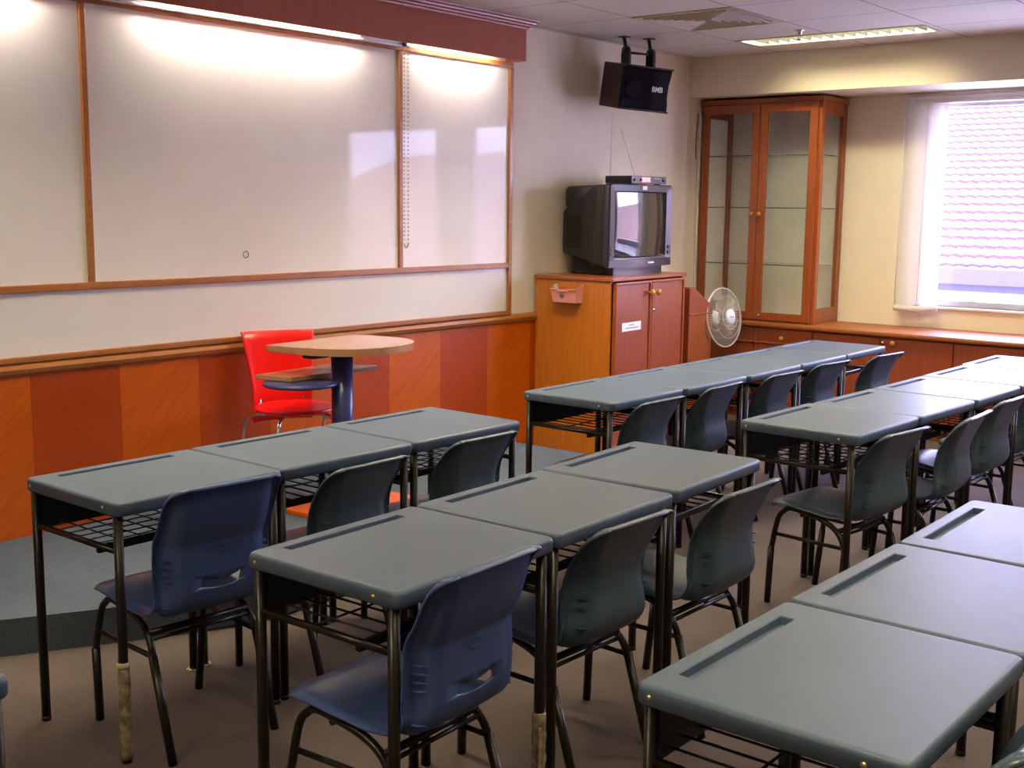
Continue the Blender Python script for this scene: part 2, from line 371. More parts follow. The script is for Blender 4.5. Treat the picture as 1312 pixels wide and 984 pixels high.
# pelmet over the boards
t = thing('pelmet', 'long dark cherry wood pelmet with moulded cornice above the whiteboards', 'pelmet', (2.0, YW, 2.5))
def rel(o, root):  # keep world coordinates of a part built in place
    o.matrix_parent_inverse = Matrix.Identity(4)
    loc = root.location; R_ = Matrix.Translation(loc) @ root.rotation_euler.to_matrix().to_4x4()
    o.data.transform(R_.inverted()); return o
bm = BM(); box(bm, XL+.002, 5.70, 4.54, 4.558, 2.385, ZC-.001); box(bm, 5.682, 5.70, 4.558, YW-.001, 2.385, ZC-.001); rel(obj('fascia_board', bm, M['pelmet_wood'], t), t)
bm = BM()
cp = [(0, 2.565), (.010, 2.567), (.012, 2.578), (.024, 2.582), (.026, 2.592), (.040, 2.596), (.043, 2.606), (.058, 2.610), (.060, 2.619), (0, 2.619)]
def sweep(bm, prof, path):  # path of (x,y,nx,ny) mitred outward directions
    rings = [[bm.verts.new((x_+nx*d, y_+ny*d, z)) for d, z in prof] for x_, y_, nx, ny in path]
    for A, B in zip(rings, rings[1:]):
        for q in range(len(prof)): bm.faces.new((A[q], A[(q+1) % len(prof)], B[(q+1) % len(prof)], B[q]))
    bm.faces.new(rings[0]); bm.faces.new(list(reversed(rings[-1])))
sweep(bm, cp, [(XL+.002, 4.54, 0, -1), (5.70, 4.54, 1, -1), (5.70, YW-.001, 1, 0)])
rel(obj('cornice', bm, M['red_wood'], t), t)

# whiteboards
t = thing('whiteboard', 'long wall-mounted whiteboard in brown wooden frames, divided into panels', 'whiteboard', (3.0, YW, 0.87))
FZ0, FZ1, RZ, XR = 0.868, 2.385, 1.173, 5.72
FW_ = 0.034; YF = YW-.034
XD = [-1.0, 0.95, 2.854, 4.750]
edges = XD+[XR-FW_/2]
for a, b_ in zip(edges, edges[1:]):
    bm = BM(); box(bm, a+.01, b_-.01, YW-.018, YW-.002, RZ, FZ1-.01); rel(obj('writing_panel', bm, M['board'], t), t)
bm = BM(); box(bm, XD[0]+.01, XR-.02, YW-.018, YW-.002, FZ0+.01, RZ-.003); rel(obj('lower_panel', bm, M['board'], t), t)
def fr(x0, x1, z0, z1, n='frame_rail'):
    bm = BM(); box(bm, x0, x1, YF, YW, z0, z1, 0.004, 2); rel(obj(n, bm, M['frame_wood'], t), t)
fr(XD[0]-.02, XR, FZ0, FZ0+.026); fr(XD[0]-.02, XR-FW_, RZ-.016, RZ+.016); fr(XD[0]-.02, XR, FZ1-.028, FZ1)
fr(XR-FW_, XR, FZ0+.026, FZ1-.028, 'frame_post'); fr(XD[0]-.02, XD[0]+.014, FZ0+.026, FZ1-.028, 'frame_post')
for a in XD[1:]: fr(a-.014, a+.014, RZ+.016, FZ1-.028, 'frame_divider')
bm = BM(); tube(bm, [(3.69+.016*math.cos(q*PI/6), YW-.019, 1.287+.016*math.sin(q*PI/6)) for q in range(12)], .002, 4, closed=True)
rel(obj('drawn_ring', bm, M['text_dark'], t, 'small dark hand-drawn ring'), t)

# board tubes hidden behind the pelmet
for i, (a, b_) in enumerate(((0.3, 1.5), (1.55, 2.62), (3.14, 4.42), (4.90, 5.50))):
    lab = ['thin fluorescent tube behind the pelmet far left, out of sight', 'thin fluorescent tube behind the pelmet over the leftmost board panel', 'thin fluorescent tube behind the pelmet over the wide middle board', 'short fluorescent tube behind the pelmet over the narrow right board'][i]
    t = thing('fluorescent_tube', lab, 'lamp', ((a+b_)/2, 4.578, 2.425), 0, 'tubes behind the pelmet')
    h = (b_-a)/2
    bm = BM(); tube(bm, [(-h, 0, 0), (h, 0, 0)], .008, 8); obj('tube', bm, M['tube'], t)
    bm = BM(); box(bm, -h-.02, h+.02, -.018, .014, .012, .05, .003); obj('batten', bm, M['white'], t)
    ld = bpy.data.lights.new('tube_light', 'AREA'); ld.shape = 'RECTANGLE'; ld.size = b_-a; ld.size_y = 0.02; ld.energy = TUBE_W*(b_-a); ld.color = TUBE_COL
    lo = bpy.data.objects.new('tube_light', ld); C.objects.link(lo); lo.parent = t; lo.location = (0, .012, -.012); lo.rotation_euler = (math.radians(25), 0, 0)

# rolled projector screen under the pelmet
t = thing('projector_screen', 'rolled-up white projector screen tucked under the pelmet over the wide middle board', 'screen', (3.75, 4.635, 2.41))
bm = BM(); tube(bm, [(-1.85, 0, 0), (.985, 0, 0)], .024, 14); obj('screen_roll', bm, M['white'], t)
bm = BM(); tube(bm, [(-1.85, -.008, -.030), (.99, -.008, -.030)], .008, 8); obj('bottom_bar', bm, M['alu'], t)
bm = BM(); box(bm, .985, 1.005, -.03, .03, -.035, .04, .003); obj('end_bracket', bm, M['black'], t)
bm = BM()
for s_, zz in ((1.000, -1.06), (1.03, -1.08)):
    n = int((abs(zz))/.022)
    for k in range(n):
        bmesh.ops.create_icosphere(bm, subdivisions=1, radius=.0052, matrix=Matrix.Translation((s_, -.012, -.03-k*.022)))
for k in range(9):
    an = PI+PI*k/8
    bmesh.ops.create_icosphere(bm, subdivisions=1, radius=.0052, matrix=Matrix.Translation((1.015+.015*math.cos(an), -.012, -1.09+.02*math.sin(an))))
obj('bead_chain', bm, M['brass'], t)

# ------------------------------------------------------------------ windows
def window(n, y0, y1, parts=True):
    t = thing('window_%d' % n, 'sliding aluminium window', 'window', (XW, (y0+y1)/2, ZS)); t['kind'] = 'structure'
    del t['category']
    bm = BM(); w2 = (y1-y0)/2; h = ZT-ZS
    for a, b_, c, d in ((-w2, w2, 0, .045), (-w2, w2, h-.045, h), (-w2, -w2+.04, 0, h), (w2-.04, w2, 0, h)):
        box(bm, .055, .11, a, b_, c, d, .003)
    obj('window_frame', bm, M['alu'], t)
    bm = BM(); box(bm, .078, .083, -w2+.03, w2-.03, .03, h-.03); obj('pane', bm, M['glass'], t)
    bm = BM(); box(bm, -.02, .055, -w2-.03, w2+.03, -.018, .0, .003); obj('window_sill', bm, M['white'], t)
    return t
for i, (a, b_) in enumerate(WINS):
    window(i+1, a, b_)
    ld = bpy.data.lights.new('window_portal', 'AREA'); ld.shape = 'RECTANGLE'; ld.size = ZT-ZS; ld.size_y = b_-a; ld.cycles.is_portal = True
    lo = bpy.data.objects.new('window_portal', ld); C.objects.link(lo); lo.location = (XW+.14, (a+b_)/2, (ZS+ZT)/2); lo.rotation_euler = (0, PI/2, 0)

# sheer roman blind drawn to the left of the first window
t = thing('roman_blind', 'narrow sheer cream blind hanging at the left edge of the window', 'blind', (XW-.05, 3.10, 0.83))
bm = BM()
for y0, y1, x_, n in ((-.155, .150, 0.0, 24),):
    cols = []
    for k in range(n+1):
        y = y0+(y1-y0)*k/n
        xo = x_-.012*math.cos(k/n*PI*3)
        cols.append([bm.verts.new((xo+dx, y, z)) for z, dx in ((.02, 0), (.05, -.006), (.10, 0), (.8, 0), (1.2, 0), (1.46, 0))])
    for A, B in zip(cols, cols[1:]):
        for q in range(5): bm.faces.new((A[q], B[q], B[q+1], A[q+1])).smooth = True
obj('sheer_fabric', bm, M['blind'], t)
bm = BM(); tube(bm, smooth_path([(-.012, -.155, .028), (-.035, -.05, .012), (-.035, .05, .012), (-.012, .150, .016)], 5), .022, 10); obj('hem_roll', bm, M['blind'], t)
bm = BM(); box(bm, -.03, .01, -.03, .0, 0, .05, .003); tube(bm, [(-.02, -.012, .05), (-.02, -.012, 1.45)], .0025, 5)
tube(bm, smooth_path([(-.02, -.020, .0), (-.022, -.022, -.05), (-.022, -.014, -.065), (-.022, -.005, -.05), (-.02, -.005, 0)], 4), .002, 5); obj('cord', bm, M['alu'], t)
bm = BM(); tube(bm, [(-.012, .152, .03), (-.012, .152, 1.46)], .004, 6); obj('edge_rod', bm, M['white'], t)
bm = BM(); box(bm, -.03, .03, -1.2, .165, 1.46, 1.49, .004); box(bm, -.035, .035, -1.2, .12, 1.435, 1.462, .004); obj('head_track', bm, M['alu'], t)

# ------------------------------------------------------------------ ceiling fittings
x0, x1, y0, y1 = DIFF
t = thing('ceiling_diffuser', 'square beige air-conditioning diffuser with slanted louvres in the ceiling', 'vent', ((x0+x1)/2, (y0+y1)/2, ZC))
hw = (x1-x0)/2; hh = (y1-y0)/2
bm = BM(); sq = [(hw+.012, hh+.012), (hw-.03, hh-.03)]
def sqring(bm, a, za, b_, zb):
    A = [bm.verts.new((sx*a[0], sy*a[1], za)) for sx, sy in ((1, 1), (-1, 1), (-1, -1), (1, -1))]; B = [bm.verts.new((sx*b_[0], sy*b_[1], zb)) for sx, sy in ((1, 1), (-1, 1), (-1, -1), (1, -1))]
    for k in range(4): bm.faces.new((A[k], A[(k+1) % 4], B[(k+1) % 4], B[k]))
sqring(bm, (hw+.012, hh+.012), -.006, (hw-.03, hh-.03), -.004); sqring(bm, (hw+.012, hh+.012), 0.0, (hw+.012, hh+.012), -.006)
obj('diffuser_frame', bm, M['vent'], t)
for k in range(6):
    a = hw-.035-k*.043; bm = BM()
    sqring(bm, (a, a), -.012, (a-.036, a-.036), .022); sqring(bm, (a, a), -.014, (a-.036, a-.036), .020); sqring(bm, (a, a), -.003, (a, a), -.014); sqring(bm, (a-.002, a-.002), -.003, (a-.002, a-.002), -.014)
    obj('louvre_ring', bm, M['vent'], t)
bm = BM(); box(bm, -hw, hw, -hh, hh, .13, .135); obj('plenum', bm, M['black'], t)

def ceiling_light(f, label, power=1.0):
    x0, x1, y0, y1 = f; w2, l2 = (x1-x0)/2, (y1-y0)/2
    t = thing('ceiling_light', label, 'light', ((x0+x1)/2, (y0+y1)/2, ZC), 0, 'recessed ceiling lights')
    bm = BM(); box(bm, -w2, w2, -l2, l2, .085, .09); 
    for s_ in (-1, 1):
        box(bm, s_*w2-.002, s_*w2+.002, -l2, l2, 0, .09); box(bm, -w2, w2, s_*l2-.002, s_*l2+.002, 0, .09)
    obj('housing', bm, M['white'], t)
    bm = BM()
    for s_ in (-1, 1): box(bm, s_*w2-.012, s_*w2+.012, -l2-.012, l2+.012, -.004, .0); box(bm, -w2, w2, s_*l2-.012, s_*l2+.012, -.004, .0)
    obj('trim_frame', bm, M['vent'], t)
    bm = BM()
    n = 16; zt_ = .056
    for k in range(1, n):
        y = -l2+2*l2*k/n
        A = [(-w2+.004, y-.009, zt_), (w2-.004, y-.009, zt_), (w2-.004, y-.001, .003), (-w2+.004, y-.001, .003), (-w2+.004, y+.009, zt_), (w2-.004, y+.009, zt_), (w2-.004, y+.001, .003), (-w2+.004, y+.001, .003)]
        V = [bm.verts.new(a) for a in A]
        for q in ((0, 1, 2, 3), (4, 5, 6, 7), (3, 2, 6, 7)): bm.faces.new([V[i_] for i_ in q])
    obj('louvre', bm, M['louvre'], t)
    for s_ in (-1, 1):
        bm = BM(); tube(bm, [(s_*.07, -l2+.02, .074), (s_*.07, l2-.02, .074)], .011, 8); obj('tube', bm, M['tube_warm'], t)
    ld = bpy.data.lights.new('fixture_light', 'AREA'); ld.shape = 'RECTANGLE'; ld.size = .22; ld.size_y = 2*l2-.1; ld.energy = FIX_W*power; ld.color = WARM
    lo = bpy.data.objects.new('fixture_light', ld); C.objects.link(lo); lo.parent = t; lo.location = (0, 0, .060)
    return t
labs = ['recessed louvred fluorescent ceiling light near the window beam', 'added recessed louvred ceiling light further along the window beam, out of view', 'recessed louvred ceiling light above the stage by the television, out of view', 'recessed louvred ceiling light above the left end of the stage, out of view', 'added recessed louvred ceiling light over the right desks, out of view', 'recessed louvred ceiling light over the far right desks, out of view', 'added recessed louvred ceiling light over the foreground desks, out of view', 'added recessed louvred ceiling light near the rear of the room, right, out of view', 'added recessed louvred ceiling light near the rear of the room, left, out of view', 'added recessed louvred ceiling light by the left wall, out of view']
for f, lb, pw_ in zip(FIX, labs, (.66, .8, 1.25, 1, .6, .8, .55, .7, .6, .8)): ceiling_light(f, lb, pw_)

t = thing('fire_sprinkler', 'small chrome sprinkler head hanging from the ceiling beside the light', 'sprinkler', (6.94, 3.39, ZC))
bm = BM(); lathe(bm, [(0, 0), (.032, 0), (.03, -.006), (.014, -.010), (.014, -.03), (.0, -.03)], 16); obj('escutcheon', bm, M['chrome'], t)
bm = BM()
for s_ in (-1, 1): tube(bm, smooth_path([(s_*.010, 0, -.028), (s_*.018, 0, -.042), (s_*.004, 0, -.058)], 3), .003, 6)
obj('yoke', bm, M['chrome'], t)
bm = BM(); lathe(bm, [(0, -.056), (.026, -.058), (.026, -.061), (0, -.062)], 16); obj('deflector', bm, M['chrome'], t)

# ------------------------------------------------------------------ desks
DW, DD, DH = 0.566, 0.476, 0.74
def make_desk(variant):
    t = thing('student_desk', '', 'desk', (0, 0, 0), 0, 'slate school desks')
    g = .0015
    bm = BM()
    prof = [(.030, -.036), (.004, -.038), (0, -.032), (0, -.009), (.002, -.004), (.0065, -.0005), (.012, 0)]
    rings = []
    for ins, dz in prof:
        o_ = rrect(g+ins, DW-g-ins, -DD+ins, -ins, max(.019-ins*.6, .004), 5)
        rings.append([bm.verts.new((x_, y_, DH+dz)) for x_, y_ in o_])
    for A, B in zip(rings, rings[1:]):
        n = len(A)
        for k in range(n): bm.faces.new((A[k], A[(k+1) % n], B[(k+1) % n], B[k])).smooth = True
    bm.faces.new(list(reversed(rings[0])))
    gr = rrect(.078, .470, -.069, -.036, .004, 2)
    top = [bm.verts.new((x_, y_, DH)) for x_, y_ in gr]
    top2 = [bm.verts.new((x_ + (.002 if x_ < .2 else -.002), y_+(.002 if y_ < -.05 else -.002), DH-.002)) for x_, y_ in gr]
    bot = [bm.verts.new((x_ + (.004 if x_ < .2 else -.004), y_+(.005 if y_ < -.05 else -.004), DH-.016)) for x_, y_ in gr]
    n = len(gr)
    for A, B in ((top, top2), (top2, bot)):
        for k in range(n): bm.faces.new((A[k], A[(k+1) % n], B[(k+1) % n], B[k]))
    bm.faces.new(bot)
    es = []
    for R_ in (rings[-1], top):
        for k in range(len(R_)):
            e = bm.edges.get((R_[k], R_[(k+1) % len(R_)])); es.append(e)
    bmesh.ops.triangle_fill(bm, edges=es, use_beauty=True)
    for f in bm.faces:
        if abs(f.normal.z) > .99: f.smooth = False
    obj('desktop', bm, M['desk'], t)
    # four legs
    for lx, ly in ((.020, -.026), (DW-.022, -.026), (.020, -DD+.028), (DW-.022, -DD+.028)):
        bm = BM(); tube(bm, [(lx, ly, .006), (lx, ly, DH-.034)], .0135, 10); tube(bm, [(lx, ly, 0), (lx, ly, .014)], .0145, 10); obj('leg', bm, M['metal'], t)
    for lx in (.020, DW-.022):
        bm = BM(); tube(bm, [(lx, -.03, .600), (lx, -DD+.03, .600)], .0095, 8); obj('side_rail', bm, M['metal'], t)
    bm = BM(); box(bm, .030, DW-.032, -.022, -.019, .585, DH-.034); obj('modesty_panel', bm, M['panel_black'], t)
    bm = BM(); box(bm, .022, DW-.024, -.345, -.330, .575, .597, .002); obj('front_bar', bm, M['metal'], t)
    bm = BM(); zb = .598
    nx = 10 if variant else 9
    for k in range(nx):
        x_ = .035+(DW-.07)*k/(nx-1); tube(bm, [(x_, -.022, zb), (x_, -.338, zb)], .0024 if not variant else .003, 5)
    if not variant:
        for k in range(6):
            y_ = -.05-.26*k/5; tube(bm, [(.022, y_, zb-.004), (DW-.024, y_, zb-.004)], .0024, 5)
    else:
        tube(bm, [(.022, -.18, zb-.005), (DW-.024, -.18, zb-.005)], .003, 5)
    obj('wire_basket', bm, M['panel_black'], t)
    for y_ in (-.030, -DD+.070):
        bm = BM(); lathe(bm, [(0, -.0015), (.0048, -.001), (.0055, .0012), (0, .0025)], 10, Matrix.Translation((g, y_, DH-.020)) @ Matrix.Rotation(-PI/2, 4, 'Y')); obj('screw', bm, M['brass'], t)
    return t
DESKS = [[0, 0, [1.7296, 3.2207, -0.0052]], [0, 1, [2.2998, 3.2238, -0.0193]], [0, 2, [2.872, 3.2148, -0.0157]],
 [1, 0, [1.6772, 2.1446, 0.0251]], [1, 1, [2.2536, 2.1613, 0.0229]], [1, 2, [2.8311, 2.1819, 0.047]],
 [2, 0, [1.6234, 1.0435, 0.0009]], [2, 1, [2.196, 1.0449, -0.0135]], [2, 2, [2.7628, 1.0363, 0.0111]],
 [3, 0, [3.9959, 3.1815, -0.0003]], [3, 1, [4.5632, 3.1706, -0.0052]], [3, 2, [5.1301, 3.1601, -0.0022]], [3, 3, [5.6974, 3.1593, -0.0011]], [3, 4, [6.2643, 3.1629, 0.0041]],
 [4, 0, [4.007, 2.1348, -0.0302]], [4, 1, [4.5735, 2.1086, -0.0377]], [4, 2, [5.1425, 2.0845, -0.0286]], [4, 3, [5.7148, 2.0721, -0.0279]], [4, 4, [6.287, 2.0774, -0.018]]]
ORD = ['first', 'second', 'third', 'fourth', 'fifth']
PLACE = {0: 'left row nearest the stage', 1: 'left foreground row', 2: 'row at the bottom right', 3: 'right row nearest the cabinets', 4: 'second right row, towards the window'}
proto = {0: make_desk(0), 1: make_desk(1)}; used = {0: False, 1: False}
VAR = {0: 0, 1: 1, 2: 1, 3: 1, 4: 0}
desk_objs = {}
def place_desk(key, x_, y_, a, lab, v):
    if not used[v]: o = proto[v]; used[v] = True
    else: o = dup(proto[v], (0, 0, 0), 0)
    o.location = (x_, y_, 0); o.rotation_euler = (0, 0, a); o['label'] = lab; desk_objs[key] = o; return o
for r_, k, (x_, y_, a) in DESKS:
    v = VAR[r_]
    if (r_, k) in ((0, 1), (0, 2)): v = 1 if k == 1 else 0
    extra = ' with taped leg' if (r_, k) == (0, 0) else ''
    place_desk((r_, k), x_, y_, a, 'slate desk%s, %s from left in the %s' % (extra, ORD[k], PLACE[r_]), v)
place_desk('corner', 0.965-DW+.005, 1.882+DD-.012, -.02, 'blue-grey desk cut off by the left edge of the photo, only its corner showing', 1)
# tape wraps and glue blobs, parts of their desks
bm = BM(); lx, ly = .020, -DD+.028
pts = [(lx+random.uniform(-.0012, .0012), ly+random.uniform(-.0012, .0012), z*.02+.012) for z in range(14)]
tube(bm, pts, [random.uniform(.0155, .0172) for _ in pts], 12); obj('tape_wrap', bm, M['tape'], desk_objs[(0, 0)], 'yellowed tape wound round the lower leg')
bm = BM(); lathe(bm, [(.0145, .275), (.0185, .277), (.0185, .289), (.0145, .291)], 14, Matrix.Translation((lx, ly, 0))); obj('tape_end', bm, M['glue'], desk_objs[(0, 0)])
bm = BM(); pts = [(DW-.022, ly, z*.02+.01) for z in range(15)]
tube(bm, pts, [random.uniform(.016, .0205) for _ in pts], 10); box(bm, DW-.05, DW-.036, ly-.02, ly-.017, .06, .26, .001)
obj('tape_wrap', bm, M['tape'], desk_objs[(1, 0)], 'torn brown tape on the lower leg')
for key, side in (((0, 0), DW-.022), ((0, 1), .020)):
    bm = BM()
    for q in range(7): bmesh.ops.create_icosphere(bm, subdivisions=2, radius=.006, matrix=Matrix.Translation((side+.018*math.cos(q*.9), -.026+.016*math.sin(q*.9), .002)) @ Matrix.Diagonal((1.3, 1.1, .45, 1)))
    obj('glue_blob', bm, M['glue'], desk_objs[key])

# ------------------------------------------------------------------ chairs
def make_chair(blue):
    mat = M['blue_plastic'] if blue else M['dark_plastic']
    t = thing('plastic_chair', '', 'chair', (0, 0, 0), 0, 'navy blue classroom chairs' if blue else 'dark slate classroom chairs')
    dz = 0.0 if blue else -.045
    # side profile: y, z, half width of the middle panel, flange half width, wing depth, edge droop on the seat
    if blue:
        P = [(.202, .398, .150, .172, 0, .006), (.206, .412, .158, .184, 0, .006), (.198, .423, .166, .196, 0, .007), (.14, .430, .174, .205, 0, .008), (.05, .422, .174, .207, .002, .008), (-.05, .408, .168, .206, .006, .006), (-.12, .401, .162, .205, .016, .003),
             (-.170, .408, .158, .204, .034, 0), (-.200, .436, .156, .203, .050, 0), (-.212, .475, .155, .202, .056, 0), (-.214, .52, .155, .201, .056, 0), (-.213, .575, .155, .200, .052, 0), (-.212, .606, .155, .200, .048, 0), (-.216, .618, .155, .200, .048, 0), (-.232, .650, .156, .199, .046, 0), (-.247, .70, .157, .198, .040, 0), (-.255, .738, .157, .195, .030, 0), (-.258, .758, .154, .188, .020, 0), (-.260, .770, .148, .177, .010, 0), (-.261, .7755, .138, .160, .004, 0)]
    else:
        P = [(.202, .392, .150, .172, 0, .006), (.206, .406, .158, .184, 0, .006), (.198, .417, .166, .196, 0, .007), (.14, .424, .172, .205, 0, .008), (.05, .414, .166, .207, .004, .008), (-.05, .398, .156, .205, .010, .006), (-.12, .390, .148, .203, .022, .003),
             (-.165, .398, .143, .202, .040, 0), (-.196, .424, .140, .200, .056, 0), (-.213, .46, .134, .198, .066, 0), (-.213, .50, .126, .196, .068, 0), (-.206, .54, .121, .194, .062, 0), (-.203, .58, .124, .192, .052, 0), (-.210, .62, .134, .191, .042, 0), (-.224, .655, .145, .190, .034, 0), (-.238, .688, .151, .187, .025, 0), (-.245, .708, .150, .181, .016, 0), (-.249, .722, .145, .170, .008, 0), (-.251, .728, .136, .155, .003, 0)]
    Q = smooth_path([(a[0], a[1], 0) for a in P], 3); W = []
    for i in range(len(P)-1):
        for k in range(3): W.append([P[i][q]+(P[i+1][q]-P[i][q])*k/3 for q in (2, 3, 4, 5)])
    W.append([P[-1][q] for q in (2, 3, 4, 5)])
    us = [-1, -.97, -.9, -.84, -.76, -.68, -.5, -.25, 0, .25, .5, .68, .76, .84, .9, .97, 1]
    bm = BM(); rows = []
    for i, q in enumerate(Q):
        tn = (Q[min(i+1, len(Q)-1)]-Q[max(i-1, 0)]).normalized(); nrm = Vector((-tn.y, tn.x))  # (ny,nz)
        nrm = Vector((tn.y, -tn.x)) if (tn.x*0-tn.y) > 0 and False else nrm
        # direction toward the sitter: rotate tangent so that the seat normal points up
        nn = Vector((tn.y, -tn.x));
        if i == 0: pass
        pw, fwid, dep, droop = W[i]; row = []; pw *= .89; fwid *= .89
        for u in us:
            a = abs(u); s_ = 1 if u > 0 else -1
            if a <= .68: x_ = pw*a/.68; o_ = dep*.10*(a/.68)**2
            elif a <= .84: k_ = (a-.68)/.16; x_ = pw+(fwid-pw)*.42*k_; o_ = dep*(.10+.86*(k_*k_*(3-2*k_)))
            else: k_ = (a-.84)/.16; x_ = pw+(fwid-pw)*(.42+.58*k_); o_ = dep*(.96+.04*k_)-(.004*k_*k_)
            o_ -= droop*max(0, (a-.5)/.5)**2*1.5
            row.append(bm.verts.new((s_*x_, q.x+nn.x*o_, q.y+nn.y*o_)))
        rows.append(row)
    for A, B in zip(rows, rows[1:]):
        for k in range(len(us)-1):
            f = bm.faces.new((A[k], A[k+1], B[k+1], B[k])); f.smooth = True
    # rolled rim: runs up both sides of the back and over the top, turned outwards and backwards
    i0_ = next(i for i, q in enumerate(Q) if q.y > .44 and q.x < -.15)
    loop_ = [r[0] for r in rows[i0_:]]+list(rows[-1][1:-1])+[r[-1] for r in reversed(rows[i0_:])]
    m_ = len(loop_); tmp_rows = []
    for k_, v_ in enumerate(loop_):
        a_ = loop_[max(k_-1, 0)].co; b2 = loop_[min(k_+1, m_-1)].co
        tg = Vector((b2.x-a_.x, 0, b2.z-a_.z)).normalized(); on = Vector((-tg.z, 0, tg.x))
        topness = max(0, on.z); g_ = min(1, k_/8, (m_-1-k_)/8)
        dd = g_*(.005+.016*topness)
        r1 = bm.verts.new(v_.co+on*(.0045*g_)+Vector((0, -dd*.35, 0))); r2 = bm.verts.new(v_.co+on*(.0065*g_)+Vector((0, -dd*.8, -.001*topness))); r3 = bm.verts.new(v_.co+on*(.0055*g_)+Vector((0, -dd*1.15, -.004*topness)))
        tmp_rows.append((v_, r1, r2, r3))
    for A, B in zip(tmp_rows, tmp_rows[1:]):
        for q_ in range(3): bm.faces.new((A[q_], B[q_], B[q_+1], A[q_+1])).smooth = True
    bmesh.ops.remove_doubles(bm, verts=bm.verts, dist=.0002)
    bmesh.ops.recalc_face_normals(bm, faces=bm.faces)
    me = bpy.data.meshes.new('shell_base'); bm.to_mesh(me); bm.free()
    tmp = bpy.data.objects.new('shell_tmp', me); C.objects.link(tmp)
    md = tmp.modifiers.new('s', 'SOLIDIFY'); md.thickness = .0055; md.offset = 0; md.use_quality_normals = True
    cut = None
    if blue:
        cb = BM(); o_ = []
        for k in range(13): a = k/12; o_.append((-.064+.128*a, .486-.011*math.sin(a*PI)))      # lower edge (bows down)
        up_ = []
        for k in range(13): a = k/12; up_.append((.064-.128*a, .516-.016*math.sin(a*PI)**.6))
        prism(cb, o_+up_, -.30, -.15, M4=Matrix(((1, 0, 0, 0), (0, 0, 1, 0), (0, 1, 0, 0), (0, 0, 0, 1))))
        bmesh.ops.recalc_face_normals(cb, faces=cb.faces)
        cm_ = bpy.data.meshes.new('cut'); cb.to_mesh(cm_); cb.free(); cut = bpy.data.objects.new('cut_tmp', cm_); C.objects.link(cut)
        bo = tmp.modifiers.new('b', 'BOOLEAN'); bo.operation = 'DIFFERENCE'; bo.object = cut; bo.solver = 'EXACT'
    bpy.context.view_layer.update()
    me2 = bpy.data.meshes.new_from_object(tmp.evaluated_get(bpy.context.evaluated_depsgraph_get()))
    bpy.data.objects.remove(tmp)
    if cut: bpy.data.objects.remove(cut)
    me2.name = 'seat_shell'; me2.materials.clear(); me2.materials.append(mat)
    for p_ in me2.polygons: p_.use_smooth = True; p_.material_index = 0
    sh = bpy.data.objects.new('seat_shell', me2); C.objects.link(sh); sh.parent = t
    # gusset ribs in the corner between back panel and wing
    zs = (.575, .556, .537, .518, .44) if blue else (.555, .525, .455)
    for s_ in (-1, 1):
        for z in zs:
            yb = -.214 if z > .5 else -.208
            x_in = .141 if blue else .119
            bm = BM()
            V = [(s_*(x_in+.006), yb+.006, z), (s_*(x_in+.020), yb+.040, z), (s_*(x_in+.024), yb+.018, z+.001), (s_*(x_in+.006), yb+.006, z-.002), (s_*(x_in+.020), yb+.040, z-.005)]
            V = [bm.verts.new(v_) for v_ in V]
            for q in ((0, 1, 2), (3, 2, 4), (0, 2, 3), (1, 4, 2), (0, 3, 4, 1)): bm.faces.new([V[i_] for i_ in q])
            obj('rib', bm, mat, sh)
    if blue:
        bm = BM(); n = 24
        tube(bm, [(.026*math.cos(2*PI*k/n), -.2185, .592+.014*math.sin(2*PI*k/n)) for k in range(n)], .0012, 5, closed=True)
        tube(bm, [(.014*math.cos(2*PI*k/n), -.2185, .592+.008*math.sin(2*PI*k/n)) for k in range(n)], .0010, 5, closed=True)
        obj('moulded_emblem', bm, mat, sh)
    # steel frame
    for s_ in (-1, 1):
        path = [(s_*.182, .235, .30), (s_*.172, .205, .30), (s_*.167, .172, .345), (s_*.162, .148, .380), (s_*.159, .120, .394), (s_*.159, .05, .388), (s_*.159, -.02, .374), (s_*.160, -.075, .350), (s_*.164, -.108, .315), (s_*.167, -.125, .275)]
        bm = BM(); tube(bm, smooth_path([(s_*.180, .190, .22)]+path[2:], 3), .0105, 10); obj('frame_arch', bm, M['metal'], t)
        bm = BM(); tube(bm, [(s_*.180, .189, .235), (s_*.167, .206, .0)], .0128, 10); obj('leg', bm, M['metal'], t)
        bm = BM(); tube(bm, [(s_*.167, -.121, .290), (s_*.167, -.212, .0)], .0128, 10); obj('leg', bm, M['metal'], t)
        bm = BM(); tube(bm, [(s_*.173, .183, .285), (s_*.164, -.112, .285)], .0075, 8); obj('side_stretcher', bm, M['metal'], t)
    bm = BM(); tube(bm, [(-.162, -.088, .345), (.162, -.088, .345)], .010, 10); tube(bm, [(-.162, -.10, .330), (.162, -.10, .330)], .006, 8); obj('rear_crossbar', bm, M['metal'], t)
    bm = BM(); tube(bm, [(-.162, .07, .378), (.162, .07, .378)], .009, 10); obj('front_crossbar', bm, M['metal'], t)
    return t
cp_ = {True: make_chair(True), False: make_chair(False)}; cu_ = {True: False, False: False}
def place_chair(blue, mx_, my_, ang, lab):
    """mx,my: middle of the top edge of the backrest"""
    x_ = mx_ + .014 - math.sin(ang)*.265; y_ = my_ + math.cos(ang)*.265
    if not cu_[blue]: o = cp_[blue]; cu_[blue] = True
    else: o = dup(cp_[blue], (0, 0, 0), 0)
    o.location = (x_, y_, 0); o.rotation_euler = (0, 0, ang); o['label'] = lab; return o
R_ = math.radians
place_chair(True, 1.965, 2.592, R_(-5), 'navy blue plastic chair with slotted back at the left end of the front row')
place_chair(True, 1.885, 1.583, R_(2), 'navy blue plastic chair with slotted back in the foreground, middle row of the left block')
